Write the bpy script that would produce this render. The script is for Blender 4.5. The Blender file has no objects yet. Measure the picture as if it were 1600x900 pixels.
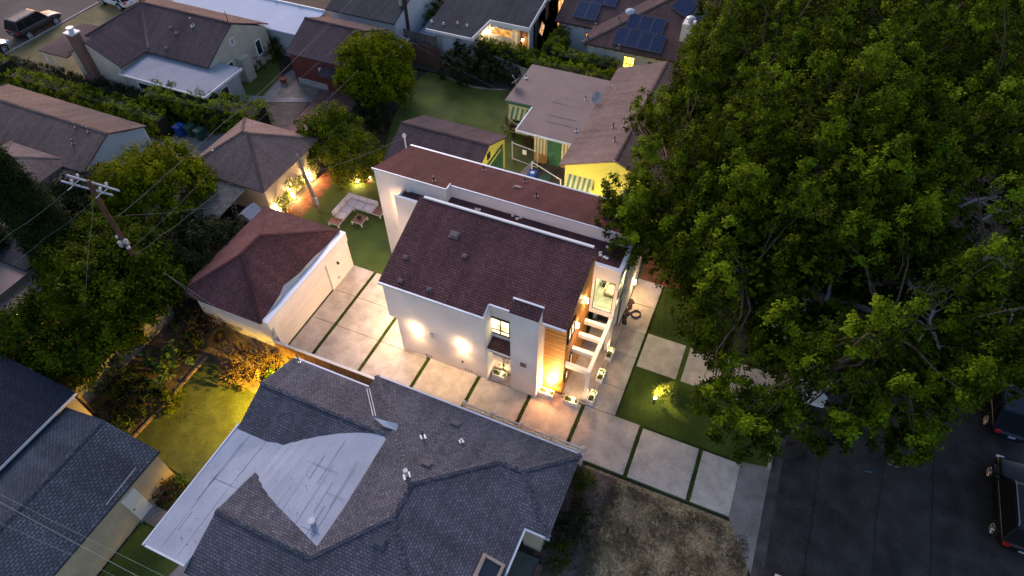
import bpy, math, random
import numpy as np
from mathutils import Vector, Matrix
random.seed(7); RNG = np.random.default_rng(7)
S = bpy.context.scene
COL = S.collection
PI = math.pi

# ------------------------------------------------------------------ camera, sky, sun, exposure
FPX = 1006.787                       # focal length in pixels of a 1600 px wide frame
CAM = Matrix.Rotation(math.radians(24.12558), 3, 'Z') @ Matrix.Rotation(math.radians(40.78597), 3, 'X') @ Matrix.Rotation(math.radians(-0.70929), 3, 'Z')
cd = bpy.data.cameras.new('camera'); cam = bpy.data.objects.new('camera', cd); COL.objects.link(cam)
cam.matrix_world = Matrix.Translation((0, 0, 30)) @ CAM.to_4x4()
cd.sensor_width = 36; cd.lens = FPX / 1600 * 36; cd.clip_end = 2000; cd.clip_start = .1
S.camera = cam
W = bpy.data.worlds.new('World'); S.world = W; W.use_nodes = True
nt = W.node_tree; bg = nt.nodes['Background']
sky = nt.nodes.new('ShaderNodeTexSky'); sky.sky_type = 'NISHITA'; sky.sun_disc = False
SUN_EL, SUN_AZ = math.radians(4), math.radians(318)     # azimuth clockwise from +Y
sky.sun_elevation = SUN_EL; sky.sun_rotation = SUN_AZ; sky.air_density = 1.0; sky.dust_density = 1.5; sky.ozone_density = 2.0
tint = nt.nodes.new('ShaderNodeVectorMath'); tint.operation = 'MULTIPLY'; tint.inputs[1].default_value = (1.16, .95, 1.0)   # the violet cast of the evening sky
nt.links.new(sky.outputs[0], tint.inputs[0]); nt.links.new(tint.outputs[0], bg.inputs[0]); bg.inputs[1].default_value = .14
sd = bpy.data.lights.new('sun', 'SUN'); sd.energy = .65; sd.angle = math.radians(25); sd.color = (1, .80, .82)
so = bpy.data.objects.new('sun', sd); COL.objects.link(so)
d = Vector((math.sin(SUN_AZ) * math.cos(math.radians(30)), math.cos(SUN_AZ) * math.cos(math.radians(30)), math.sin(math.radians(30))))
so.rotation_euler = d.to_track_quat('Z', 'Y').to_euler()
S.view_settings.view_transform = 'Standard'; S.view_settings.look = 'None'; S.view_settings.gamma = 1
S.view_settings.exposure = 1.97

# surveying helpers: where a sight line of the camera station meets a plane of the place
CO = np.array([0, 0, 30.0]); CM = np.array(CAM)
def ray(x, y): return CM @ np.array([(x - 800) / FPX, -(y - 450) / FPX, -1.0])
def U(x, y, z=0.0):
    d = ray(x, y); return tuple(CO + d * ((z - 30) / d[2]))
def onX(x, y, X): d = ray(x, y); return tuple(CO + d * (X / d[0]))
def onY(x, y, Y): d = ray(x, y); return tuple(CO + d * (Y / d[1]))
def onP(x, y, a, b, c):              # plane z = a + b*X + c*Y
    d = ray(x, y); t = (a - 30) / (d[2] - b * d[0] - c * d[1]); return tuple(CO + d * t)

def proj(p):
    v = CM.T @ (np.array(p) - CO); return 800 + FPX * v[0] / -v[2], 450 - FPX * v[1] / -v[2]
def inside(x, y, poly):
    c = False
    for i in range(len(poly)):
        (x0, y0), (x1, y1) = poly[i], poly[i - 1]
        if (y0 > y) != (y1 > y) and x < (x1 - x0) * (y - y0) / (y1 - y0) + x0: c = not c
    return c

# ------------------------------------------------------------------ materials
def nodes(m): m.use_nodes = True; return m.node_tree.nodes, m.node_tree.links, m.node_tree.nodes['Principled BSDF']
MATS = {}
def mat(name, col, rough=.85, var=.18, scale=1.2, fine=.12, fs=25, bump=.25, bd=.01, metal=0, spec=.3, col2=None, aniso=None):
    if name in MATS: return MATS[name]
    m = bpy.data.materials.new(name); N, L, b = nodes(m); MATS[name] = m
    tc = N.new('ShaderNodeTexCoord'); src = tc.outputs['Object']
    if aniso:
        mp = N.new('ShaderNodeMapping'); mp.inputs['Scale'].default_value = aniso; L.new(src, mp.inputs[0]); src = mp.outputs[0]
    n1 = N.new('ShaderNodeTexNoise'); n1.inputs['Scale'].default_value = scale; n1.inputs['Detail'].default_value = 6; L.new(src, n1.inputs[0])
    n2 = N.new('ShaderNodeTexNoise'); n2.inputs['Scale'].default_value = fs; n2.inputs['Detail'].default_value = 3; L.new(src, n2.inputs[0])
    mix = N.new('ShaderNodeMix'); mix.data_type = 'RGBA'
    c2 = col2 or [c * (1 - var) for c in col]
    mix.inputs[6].default_value = (*c2, 1); mix.inputs[7].default_value = (*[min(1, c * (1 + var * .6)) for c in col], 1)
    mr = N.new('ShaderNodeMapRange'); mr.inputs[1].default_value = .32; mr.inputs[2].default_value = .68
    L.new(n1.outputs[0], mr.inputs[0]); L.new(mr.outputs[0], mix.inputs[0])
    mm = N.new('ShaderNodeMapRange'); mm.inputs[1].default_value = .3; mm.inputs[2].default_value = .7; mm.inputs[3].default_value = 1 - fine; mm.inputs[4].default_value = 1 + fine
    L.new(n2.outputs[0], mm.inputs[0])
    mu = N.new('ShaderNodeVectorMath'); mu.operation = 'SCALE'; L.new(mix.outputs[2], mu.inputs[0]); L.new(mm.outputs[0], mu.inputs[3])
    L.new(mu.outputs[0], b.inputs['Base Color'])
    b.inputs['Roughness'].default_value = rough; b.inputs['Metallic'].default_value = metal; b.inputs['Specular IOR Level'].default_value = spec
    if bump:
        bp = N.new('ShaderNodeBump'); bp.inputs['Strength'].default_value = bump; bp.inputs['Distance'].default_value = bd
        L.new(n2.outputs[0], bp.inputs['Height']); L.new(bp.outputs[0], b.inputs['Normal'])
    return m
def shingle(name, c1, c2, mort, w=.32, h=.145, big=.25, contrast=1.0, mort_size=.016):
    if name in MATS: return MATS[name]
    m = bpy.data.materials.new(name); N, L, b = nodes(m); MATS[name] = m
    if w > .25: w = .21
    uv = N.new('ShaderNodeUVMap')
    br = N.new('ShaderNodeTexBrick'); br.offset = .5; br.squash = 1
    for k, v in dict(Scale=1.0).items(): br.inputs[k].default_value = v
    br.inputs['Color1'].default_value = (*c1, 1); br.inputs['Color2'].default_value = (*c2, 1); br.inputs['Mortar'].default_value = (*mort, 1)
    br.inputs['Mortar Size'].default_value = mort_size; br.inputs['Mortar Smooth'].default_value = .3; br.inputs['Bias'].default_value = -.1
    br.inputs['Brick Width'].default_value = w; br.inputs['Row Height'].default_value = h
    nz = N.new('ShaderNodeTexNoise'); nz.inputs['Scale'].default_value = 2.2; nz.inputs['Detail'].default_value = 3
    L.new(uv.outputs[0], nz.inputs[0])
    # slight waviness of the courses
    wv = N.new('ShaderNodeVectorMath'); wv.operation = 'MULTIPLY_ADD'; wv.inputs[1].default_value = (.06, .05, 0)
    L.new(nz.outputs['Color'], wv.inputs[0]); L.new(uv.outputs[0], wv.inputs[2]); L.new(wv.outputs[0], br.inputs[0])
    n1 = N.new('ShaderNodeTexNoise'); n1.inputs['Scale'].default_value = .35; n1.inputs['Detail'].default_value = 5; L.new(uv.outputs[0], n1.inputs[0])
    n2 = N.new('ShaderNodeTexNoise'); n2.inputs['Scale'].default_value = 14; n2.inputs['Detail'].default_value = 2; L.new(uv.outputs[0], n2.inputs[0])
    a = N.new('ShaderNodeMapRange'); a.inputs[1].default_value = .3; a.inputs[2].default_value = .7; a.inputs[3].default_value = 1 - big; a.inputs[4].default_value = 1 + big; L.new(n1.outputs[0], a.inputs[0])
    mp = N.new('ShaderNodeMapping'); mp.inputs['Scale'].default_value = (1.6, .16, 1); L.new(uv.outputs[0], mp.inputs[0]); n3 = N.new('ShaderNodeTexNoise'); n3.inputs['Scale'].default_value = 1.0; n3.inputs['Detail'].default_value = 4; L.new(mp.outputs[0], n3.inputs[0])
    av = N.new('ShaderNodeMath'); av.operation = 'MULTIPLY_ADD'; av.inputs[1].default_value = .5; L.new(n1.outputs[0], av.inputs[0]); hv = N.new('ShaderNodeMath'); hv.operation = 'MULTIPLY'; hv.inputs[1].default_value = .5; L.new(n3.outputs[0], hv.inputs[0]); L.new(hv.outputs[0], av.inputs[2]); L.new(av.outputs[0], a.inputs[0])
    a.inputs[3].default_value = 1 - big * 1.5; a.inputs[4].default_value = 1 + big * 1.5
    c = N.new('ShaderNodeMapRange'); c.inputs[1].default_value = .3; c.inputs[2].default_value = .7; c.inputs[3].default_value = .72; c.inputs[4].default_value = 1.28; L.new(n2.outputs[0], c.inputs[0])
    q = N.new('ShaderNodeMath'); q.operation = 'MULTIPLY'; L.new(a.outputs[0], q.inputs[0]); L.new(c.outputs[0], q.inputs[1])
    mu = N.new('ShaderNodeVectorMath'); mu.operation = 'SCALE'; L.new(br.outputs[0], mu.inputs[0]); L.new(q.outputs[0], mu.inputs[3])
    L.new(mu.outputs[0], b.inputs['Base Color']); b.inputs['Roughness'].default_value = .9; b.inputs['Specular IOR Level'].default_value = .2
    sx = N.new('ShaderNodeSeparateXYZ'); L.new(wv.outputs[0], sx.inputs[0])
    dv = N.new('ShaderNodeMath'); dv.operation = 'DIVIDE'; dv.inputs[1].default_value = h; L.new(sx.outputs[1], dv.inputs[0])
    fr = N.new('ShaderNodeMath'); fr.operation = 'FRACT'; L.new(dv.outputs[0], fr.inputs[0])
    ad = N.new('ShaderNodeMath'); ad.operation = 'SUBTRACT'; ad.inputs[0].default_value = 1.0; L.new(fr.outputs[0], ad.inputs[1])
    bw = N.new('ShaderNodeMath'); bw.operation = 'MULTIPLY_ADD'; bw.inputs[1].default_value = -.9; L.new(br.outputs['Fac'], bw.inputs[0]); L.new(ad.outputs[0], bw.inputs[2])
    bp = N.new('ShaderNodeBump'); bp.inputs['Strength'].default_value = .7 * contrast; bp.inputs['Distance'].default_value = .02
    L.new(bw.outputs[0], bp.inputs['Height']); L.new(bp.outputs[0], b.inputs['Normal'])
    return m
def emit(name, col, st):
    if name in MATS: return MATS[name]
    m = bpy.data.materials.new(name); N, L, b = nodes(m); MATS[name] = m
    b.inputs['Base Color'].default_value = (*col, 1); b.inputs['Emission Color'].default_value = (*col, 1); b.inputs['Emission Strength'].default_value = st
    return m
def litwin(name, col, st):           # a lit room behind a pane: uneven glow
    if name in MATS: return MATS[name]
    m = bpy.data.materials.new(name); N, L, b = nodes(m); MATS[name] = m
    tc = N.new('ShaderNodeTexCoord'); n = N.new('ShaderNodeTexNoise'); n.inputs['Scale'].default_value = 2.3; n.inputs['Detail'].default_value = 2; L.new(tc.outputs['Object'], n.inputs[0])
    r = N.new('ShaderNodeMapRange'); r.inputs[1].default_value = .35; r.inputs[2].default_value = .65; r.inputs[3].default_value = st * .35; r.inputs[4].default_value = st * 1.4; L.new(n.outputs[0], r.inputs[0])
    b.inputs['Base Color'].default_value = (.05, .04, .03, 1); b.inputs['Emission Color'].default_value = (*col, 1); L.new(r.outputs[0], b.inputs['Emission Strength']); b.inputs['Roughness'].default_value = .15
    return m
def glass(name, tint=(.9, .95, .95)):
    if name in MATS: return MATS[name]
    m = bpy.data.materials.new(name); N, L, b = nodes(m); MATS[name] = m
    t = N.new('ShaderNodeBsdfTransparent'); t.inputs[0].default_value = (*tint, 1); g = N.new('ShaderNodeBsdfGlossy'); g.inputs[1].default_value = .03
    mx = N.new('ShaderNodeMixShader'); mx.inputs[0].default_value = .05
    L.new(t.outputs[0], mx.inputs[1]); L.new(g.outputs[0], mx.inputs[2]); L.new(mx.outputs[0], N['Material Output'].inputs[0])
    return m
def leafmat(name, dark, light, tr=.25, yellow=None):
    if name in MATS: return MATS[name]
    m = bpy.data.materials.new(name); N, L, b = nodes(m); MATS[name] = m
    g = N.new('ShaderNodeNewGeometry'); tc = N.new('ShaderNodeTexCoord')
    n = N.new('ShaderNodeTexNoise'); n.inputs['Scale'].default_value = 1.1; n.inputs['Detail'].default_value = 3; L.new(tc.outputs['Object'], n.inputs[0])
    ad = N.new('ShaderNodeMath'); ad.operation = 'MULTIPLY_ADD'; ad.inputs[1].default_value = .55; L.new(g.outputs['Random Per Island'], ad.inputs[0])
    s = N.new('ShaderNodeMath'); s.operation = 'MULTIPLY_ADD'; s.inputs[1].default_value = 2.3; s.inputs[2].default_value = -.92; L.new(n.outputs[0], s.inputs[0]); L.new(s.outputs[0], ad.inputs[2])
    cr = N.new('ShaderNodeValToRGB'); e = cr.color_ramp.elements; e[0].color = (*dark, 1); e[1].color = (*light, 1); e[0].position = .1; e[1].position = .85
    if yellow: x = cr.color_ramp.elements.new(.97); x.color = (*yellow, 1)
    L.new(ad.outputs[0], cr.inputs[0]); L.new(cr.outputs[0], b.inputs['Base Color']); b.inputs['Roughness'].default_value = .8; b.inputs['Specular IOR Level'].default_value = .06
    t = N.new('ShaderNodeBsdfTranslucent'); L.new(cr.outputs[0], t.inputs[0]); mx = N.new('ShaderNodeMixShader'); mx.inputs[0].default_value = tr
    L.new(b.outputs[0], mx.inputs[1]); L.new(t.outputs[0], mx.inputs[2]); L.new(mx.outputs[0], N['Material Output'].inputs[0])
    return m
def stripes(name, c1, c2, period, axis=0):
    if name in MATS: return MATS[name]
    m = bpy.data.materials.new(name); N, L, b = nodes(m); MATS[name] = m
    uv = N.new('ShaderNodeUVMap'); sx = N.new('ShaderNodeSeparateXYZ'); L.new(uv.outputs[0], sx.inputs[0])
    dv = N.new('ShaderNodeMath'); dv.operation = 'DIVIDE'; dv.inputs[1].default_value = period; L.new(sx.outputs[axis], dv.inputs[0])
    fr = N.new('ShaderNodeMath'); fr.operation = 'FRACT'; L.new(dv.outputs[0], fr.inputs[0])
    gt = N.new('ShaderNodeMath'); gt.operation = 'GREATER_THAN'; gt.inputs[1].default_value = .5; L.new(fr.outputs[0], gt.inputs[0])
    mx = N.new('ShaderNodeMix'); mx.data_type = 'RGBA'; mx.inputs[6].default_value = (*c1, 1); mx.inputs[7].default_value = (*c2, 1); L.new(gt.outputs[0], mx.inputs[0])
    L.new(mx.outputs[2], b.inputs['Base Color']); b.inputs['Roughness'].default_value = .7
    return m

white = mat('white_stucco', (.78, .76, .76), var=.09, scale=.7, fs=40, fine=.05, bump=.3)
white_paint = mat('white_paint', (.8, .8, .8), rough=.5, var=.04, fine=.02, bump=0)
trim_blue = mat('pale_metal_trim', (.62, .68, .75), rough=.4, var=.08, fine=.04, bump=0, metal=.2)
concrete = mat('driveway_concrete', (.54, .50, .465), var=.22, scale=1.5, fine=.10, fs=11, bump=.15)
concrete_old = mat('worn_concrete', (.27, .25, .245), var=.3, scale=.8, fine=.14, fs=14)
concrete_curb = mat('curb_concrete', (.36, .35, .34), var=.25, scale=2, fine=.15)
asphalt = mat('asphalt', (.050, .045, .044), var=.5, scale=.9, fine=.35, fs=14, bump=.3)
asphalt_far = mat('street_asphalt_far', (.075, .072, .072), var=.3, scale=.3, fine=.2, fs=9)
dirt = mat('bare_dirt', (.13, .10, .085), var=.4, scale=.9, fine=.35, fs=9, bump=.8, bd=.04)
dirt_dark = mat('dark_soil', (.055, .045, .038), var=.4, scale=.8, fine=.35, fs=8, bump=.8, bd=.04)
mulch = mat('red_mulch', (.20, .075, .04), var=.4, scale=2, fine=.45, fs=14, bump=1, bd=.04)
brickpave = mat('red_paving', (.22, .11, .10), var=.3, scale=1.5, fine=.2, fs=12)
turf = mat('artificial_turf', (.060, .105, .014), var=.25, scale=.8, fine=.35, fs=45, bump=1, bd=.03)
lawn = mat('green_lawn', (.085, .118, .018), var=.35, scale=.5, fine=.4, fs=22, bump=1, bd=.04)
lawn_dry = mat('dry_lawn', (.28, .22, .13), var=.45, scale=1.6, fine=.45, fs=9, bump=1, bd=.05, col2=(.16, .135, .07))
lawn_tan = mat('tan_lawn', (.17, .14, .06), var=.35, scale=.5, fine=.35, fs=12, bump=1, bd=.04, col2=(.09, .095, .04))
cream = mat('cream_stucco', (.52, .47, .38), var=.12, fs=20, fine=.1)
tan = mat('tan_stucco', (.50, .42, .30), var=.14, fs=20, fine=.1)
grey_wall = mat('grey_stucco', (.40, .40, .38), var=.15, fs=20, fine=.1)
blue_wall = mat('pale_blue_stucco', (.52, .56, .60), var=.08, fs=20, fine=.08)
yellow_wall = mat('yellow_stucco', (.86, .80, .15), var=.08, fs=20, fine=.06)
yellow_pale = mat('pale_yellow_paint', (.72, .66, .36), var=.1)
green_paint = mat('green_paint', (.06, .17, .09), var=.25, scale=3)
red_wall = mat('red_boards', (.17, .045, .035), var=.35, scale=1.5, fine=.25, fs=14, aniso=(3, 3, .4))
brick_dark = shingle('chimney_brick', (.20, .075, .055), (.14, .05, .04), (.2, .17, .15), w=.22, h=.08)
brick_orange = shingle('orange_brick', (.30, .12, .07), (.24, .09, .05), (.25, .2, .17), w=.22, h=.08)
sh_maroon = shingle('maroon_shingles', (.150, .068, .068), (.095, .043, .046), (.045, .022, .026), w=.19, h=.14, contrast=1.0, mort_size=.016)
sh_maroon2 = shingle('maroon_shingles_fine', (.100, .038, .040), (.076, .029, .032), (.045, .024, .024), w=.32, h=.14, contrast=.5, mort_size=.01)
sh_grey = shingle('slate_grey_shingles', (.125, .130, .158), (.072, .077, .100), (.045, .046, .058), w=.175, h=.125, contrast=1.0, mort_size=.014)
sh_blue = shingle('blue_grey_shingles', (.082, .102, .125), (.048, .064, .084), (.02, .026, .036), w=.28, h=.15, mort_size=.02)
sh_navy = shingle('navy_shingles', (.028, .036, .056), (.018, .025, .042), (.01, .012, .02), w=.3, h=.15)
sh_brown = shingle('brown_shingles', (.150, .112, .100), (.115, .085, .078), (.08, .06, .055), w=.34, h=.15, contrast=.5, mort_size=.01)
sh_choc = shingle('chocolate_shingles', (.100, .072, .078), (.075, .055, .062), (.05, .035, .04), w=.34, h=.15, contrast=.6, mort_size=.012)
sh_tan = shingle('tan_shingles', (.21, .155, .14), (.165, .12, .108), (.11, .085, .075), w=.34, h=.15, contrast=.5, mort_size=.01)
sh_char = shingle('charcoal_shingles', (.052, .060, .072), (.036, .042, .054), (.02, .024, .03), w=.34, h=.15)
rollroof = mat('pale_roll_roofing', (.33, .385, .47), var=.12, scale=.7, fine=.07, fs=18, rough=.7)
flatmaroon = mat('maroon_membrane', (.085, .040, .044), var=.3, scale=1.2, fine=.15)
flattan = mat('tan_roll_roofing', (.26, .20, .18), var=.1, scale=.8, fine=.1)
flatgrey = mat('grey_blue_roofing', (.30, .32, .37), var=.12, scale=.8, fine=.12)
whiteroof = mat('white_roof_coating', (.50, .57, .68), var=.06, scale=.6, fine=.05)
corr = mat('weathered_corrugated', (.19, .175, .155), var=.4, scale=3, fine=.2)
seam = mat('tar_seam', (.22, .25, .30), var=.2)
flash = mat('galvanised_flashing', (.55, .58, .62), rough=.45, metal=.3, var=.15, fine=.1)
pinkvent = mat('painted_vent', (.20, .145, .135), rough=.6, var=.2)
black = mat('black_metal', (.02, .02, .022), rough=.4, var=.1, bump=0, spec=.5)
darkwood = mat('weathered_pole_wood', (.095, .052, .036), var=.4, scale=2, fine=.3, fs=14, aniso=(4, 4, .5))
greywood = mat('grey_pole_wood', (.30, .26, .23), var=.35, scale=2, fine=.3, aniso=(4, 4, .5))
fencewood = mat('fence_wood', (.22, .13, .075), var=.35, scale=2.5, fine=.3, aniso=(3, 3, .5))
teak = mat('teak', (.33, .14, .075), var=.25, scale=3, fine=.15, rough=.6, aniso=(.5, 3, 3))
cushion = mat('cushion_fabric', (.82, .71, .67), var=.05, fine=.05, fs=60)
cedar = mat('cedar_siding', (.60, .25, .05), var=.42, scale=2.0, fine=.2, fs=12, rough=.55, aniso=(.35, .35, 5))
cedar2 = mat('cedar_siding_dark', (.48, .18, .035), var=.42, scale=2.0, fine=.2, fs=12, rough=.55, aniso=(.35, .35, 5))
bark = mat('pale_bark', (.24, .22, .21), var=.4, scale=3, fine=.3, fs=16, bump=.8, bd=.03)
barkd = mat('brown_bark', (.12, .085, .06), var=.4, scale=3, fine=.3, fs=16, bump=.8, bd=.03)
wirem = mat('wire_grey', (.17, .165, .165), rough=.5, var=.1, bump=0)
wireg = mat('wire_green_patina', (.14, .22, .20), rough=.5, var=.1, bump=0)
plastic_blue = mat('blue_plastic', (.01, .075, .35), rough=.4, var=.1, bump=0)
plastic_green = mat('green_plastic', (.03, .09, .06), rough=.45, var=.1, bump=0)
plastic_white = mat('white_vinyl', (.78, .76, .72), rough=.4, var=.04, fine=.02, bump=0)
rubber = mat('rubber', (.015, .015, .016), rough=.6, var=.1)
alloy = mat('wheel_alloy', (.55, .55, .56), rough=.3, metal=.8, var=.05, bump=0)
carglass = mat('car_glass', (.01, .012, .015), rough=.4, var=.02, bump=0, spec=.06)
roomglass = glass('window_glass')
darkpane = mat('dark_window_pane', (.015, .02, .028), rough=.05, var=.1, bump=0, spec=.9)
WARM = (1, .60, .25); WARMER = (1, .5, .13)
bulb = emit('lamp_glow', (1, .72, .38), 25)
bulb_soft = emit('lamp_glow_soft', (1, .6, .22), 8)

# ------------------------------------------------------------------ object helpers
def tag(o, label=None, cat=None, group=None, kind=None):
    if label: o['label'] = label
    if cat: o['category'] = cat
    if group: o['group'] = group
    if kind: o['kind'] = kind
    return o
def thing(name, label, cat, loc=(0, 0, 0), group=None, kind=None):
    o = bpy.data.objects.new(name, None); COL.objects.link(o); o.location = loc; o.empty_display_size = .3
    return tag(o, label, cat, group, kind)
def wloc(o):
    v = Vector((0, 0, 0))
    while o is not None: v = v + Vector(o.location); o = o.parent
    return v
def copy_tree(o, parent=None):
    c = o.copy(); COL.objects.link(c)
    if parent is not None: c.parent = parent
    for ch in list(o.children): copy_tree(ch, c)
    return c
class MB:
    def __init__(s): s.v = []; s.f = []; s.m = []; s.cm = 0
    def add(s, vs, fs):
        n = len(s.v); s.v += [tuple(map(float, p)) for p in vs]; s.f += [tuple(i + n for i in f) for f in fs]; s.m += [s.cm] * len(fs); return s
    def obox(s, c, ax, h):
        c = Vector(c); A, B, C = [Vector(a).normalized() for a in ax]
        vs = [c + A * (h[0] * i) + B * (h[1] * j) + C * (h[2] * k) for k in (-1, 1) for j in (-1, 1) for i in (-1, 1)]
        return s.add(vs, [(0, 2, 3, 1), (4, 5, 7, 6), (0, 1, 5, 4), (2, 6, 7, 3), (0, 4, 6, 2), (1, 3, 7, 5)])
    def box(s, x0, x1, y0, y1, z0, z1):
        return s.obox(((x0 + x1) / 2, (y0 + y1) / 2, (z0 + z1) / 2), ((1, 0, 0), (0, 1, 0), (0, 0, 1)), (abs(x1 - x0) / 2, abs(y1 - y0) / 2, abs(z1 - z0) / 2))
    def bevbox(s, x0, x1, y0, y1, z0, z1, b=.03):
        vs = []
        for z, k in ((z0, b), (z0 + b, 0), (z1 - b, 0), (z1, b)):
            for (x, y) in ((x0 + b, y0), (x1 - b, y0), (x1, y0 + b), (x1, y1 - b), (x1 - b, y1), (x0 + b, y1), (x0, y1 - b), (x0, y0 + b)):
                vs.append((min(max(x, x0 + k), x1 - k), min(max(y, y0 + k), y1 - k), z))
        fs = [tuple(range(7, -1, -1)), tuple(range(24, 32))]
        for r in range(3):
            for i in range(8): j = (i + 1) % 8; fs.append((r * 8 + i, r * 8 + j, r * 8 + 8 + j, r * 8 + 8 + i))
        return s.add(vs, fs)
    def poly(s, pts): return s.add(pts, [tuple(range(len(pts)))])
    def prism(s, pts, z0, z1):
        n = len(pts); a = sum(pts[i][0] * pts[(i + 1) % n][1] - pts[(i + 1) % n][0] * pts[i][1] for i in range(n))
        if a < 0: pts = pts[::-1]
        vs = [(p[0], p[1], z0) for p in pts] + [(p[0], p[1], z1) for p in pts]
        return s.add(vs, [tuple(range(n - 1, -1, -1)), tuple(range(n, 2 * n))] + [(i, (i + 1) % n, n + (i + 1) % n, n + i) for i in range(n)])
    def slab(s, polys, t):
        """closed sheet: top polygons (counter-clockwise from above) with thickness t downward"""
        key = lambda p: (round(p[0], 3), round(p[1], 3), round(p[2], 3))
        ed = {}
        for P in polys:
            n = len(P)
            for i in range(n): ed[(key(P[i]), key(P[(i + 1) % n]))] = (P[i], P[(i + 1) % n])
        for P in polys:
            s.poly(P); s.poly([(p[0], p[1], p[2] - t) for p in P[::-1]])
        for (a, b), (p, q) in ed.items():
            if (b, a) not in ed: s.poly([p, (p[0], p[1], p[2] - t), (q[0], q[1], q[2] - t), q])
        return s
    def tube(s, pts, r, n=6, cap=True):
        pts = [Vector(p) for p in pts]; k = len(pts); rs = r if hasattr(r, '__len__') else [r] * k
        vs = []; up = None
        for i, p in enumerate(pts):
            t = (pts[min(i + 1, k - 1)] - pts[max(i - 1, 0)]).normalized()
            if up is None: up = Vector((0, 0, 1)) if abs(t.z) < .9 else Vector((1, 0, 0))
            a = t.cross(up)
            if a.length < 1e-6: a = t.orthogonal()
            a.normalize(); b = a.cross(t).normalized(); up = b
            for j in range(n):
                w = 2 * PI * j / n; vs.append(p + (a * math.cos(w) + b * math.sin(w)) * rs[i])
        fs = [(i * n + j, i * n + n + j, i * n + n + (j + 1) % n, i * n + (j + 1) % n) for i in range(k - 1) for j in range(n)]
        if cap: fs += [tuple(range(n)), tuple(range((k - 1) * n + n - 1, (k - 1) * n - 1, -1))]
        return s.add(vs, fs)
    def cyl(s, x, y, z0, z1, r, n=12, r1=None): return s.tube([(x, y, z0), (x, y, z1)], [r, r if r1 is None else r1], n)
    def lathe(s, c, prof, n=14):
        vs = [(c[0] + r * math.cos(2 * PI * j / n), c[1] + r * math.sin(2 * PI * j / n), c[2] + z) for r, z in prof for j in range(n)]
        fs = [(i * n + j, i * n + (j + 1) % n, i * n + n + (j + 1) % n, i * n + n + j) for i in range(len(prof) - 1) for j in range(n)]
        return s.add(vs, fs)
    def build(s, name, m, parent=None, loc=None, label=None, cat=None, group=None, kind=None, smooth=False, uv=True):
        o0 = wloc(parent) if parent is not None else Vector(loc or (0, 0, 0))
        me = bpy.data.meshes.new(name)
        V = np.array(s.v, dtype=float).reshape(-1, 3)
        me.from_pydata([tuple(r) for r in (V - np.array(o0))], [], s.f)
        for mm in (m if isinstance(m, (list, tuple)) else [m]): me.materials.append(mm)
        if isinstance(m, (list, tuple)): me.polygons.foreach_set('material_index', s.m)
        if smooth: me.polygons.foreach_set('use_smooth', [True] * len(s.f))
        if uv and len(s.f) < 60000:
            L = me.uv_layers.new(name='UVMap'); out = []
            for f in s.f:
                a = V[f[0]]; nrm = np.zeros(3)
                for i in range(1, len(f) - 1): nrm += np.cross(V[f[i]] - a, V[f[i + 1]] - a)
                l = np.linalg.norm(nrm); nrm = nrm / l if l > 1e-12 else np.array([0, 0, 1.])
                if abs(nrm[2]) > .995: u = np.array([1., 0, 0]); v = np.array([0, 1., 0])
                else:
                    u = np.cross([0, 0, 1.], nrm); u /= np.linalg.norm(u); v = np.cross(nrm, u)
                for i in f: out += [float(V[i] @ u), float(V[i] @ v)]
            L.data.foreach_set('uv', out)
        o = bpy.data.objects.new(name, me); COL.objects.link(o)
        if parent is not None: o.parent = parent
        else: o.location = o0
        return tag(o, label, cat, group, kind)
def spot(parent, p, aim, e, col, ang=120, r=.08):
    ld = bpy.data.lights.new('light_source', 'SPOT'); ld.energy = e; ld.color = col; ld.shadow_soft_size = r; ld.spot_size = math.radians(ang); ld.spot_blend = .7
    o = bpy.data.objects.new('light_source', ld); COL.objects.link(o); o.parent = parent; o.location = Vector(p) - wloc(parent); o.rotation_euler = (Vector(aim) - Vector(p)).to_track_quat('-Z', 'Y').to_euler(); return o
def one(name, m, fn, parent=None, **k):
    b = MB(); fn(b); return b.build(name, m, parent, **k)
def lamp(parent, p, e, col=WARM, r=.06, name='light_source'):
    ld = bpy.data.lights.new(name, 'POINT'); ld.energy = e * .38; ld.color = col; ld.shadow_soft_size = r
    o = bpy.data.objects.new(name, ld); COL.objects.link(o); o.parent = parent; o.location = Vector(p) - wloc(parent); return o

# ------------------------------------------------------------------ ground
def structure(name, m, fn, **k):
    b = MB(); fn(b); return b.build(name, m, kind='structure', **k)
structure('ground', dirt_dark, lambda b: b.poly([(-400, -300, -.03), (400, -300, -.03), (400, 500, -.03), (-400, 500, -.03)]))
GZ = [0.0]
def patch(name, m, pts, h=None, px=False):
    if h is None: GZ[0] += .004; h = GZ[0]
    P = [U(*p)[:2] for p in pts] if px else pts
    a = sum(P[i][0] * P[(i + 1) % len(P)][1] - P[(i + 1) % len(P)][0] * P[i][1] for i in range(len(P)))
    if a < 0: P = P[::-1]
    b = MB(); b.slab([[(p[0], p[1], h) for p in P]], .03); return b.build(name, m, kind='structure')
def R4(x0, x1, y0, y1): return [(x0, y0), (x1, y0), (x1, y1), (x0, y1)]
patch('street', asphalt, R4(5.85, 18.2, -40, 140))
patch('gutter_pan', mat('dirty_gutter', (.085, .08, .078), var=.4, scale=1.5), R4(5.85, 6.35, -40, 140))
structure('curb', concrete_curb, lambda b: [b.box(5.70, 5.845, 17.75, 140, -.03, .13), b.box(5.70, 5.845, -40, 12.2, -.03, .13)])
structure('far_curb', concrete_curb, lambda b: b.box(18.2, 18.35, -40, 140, -.03, .13))
patch('dry_front_lawn', lawn_dry, R4(-2.55, 5.70, -10, 14.42))
patch('front_dirt_strip', dirt, R4(-3.3, -.9, 2, 14.3))
patch('front_turf', turf, R4(-3.7, 5.70, 17.3, 30.5))
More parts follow.
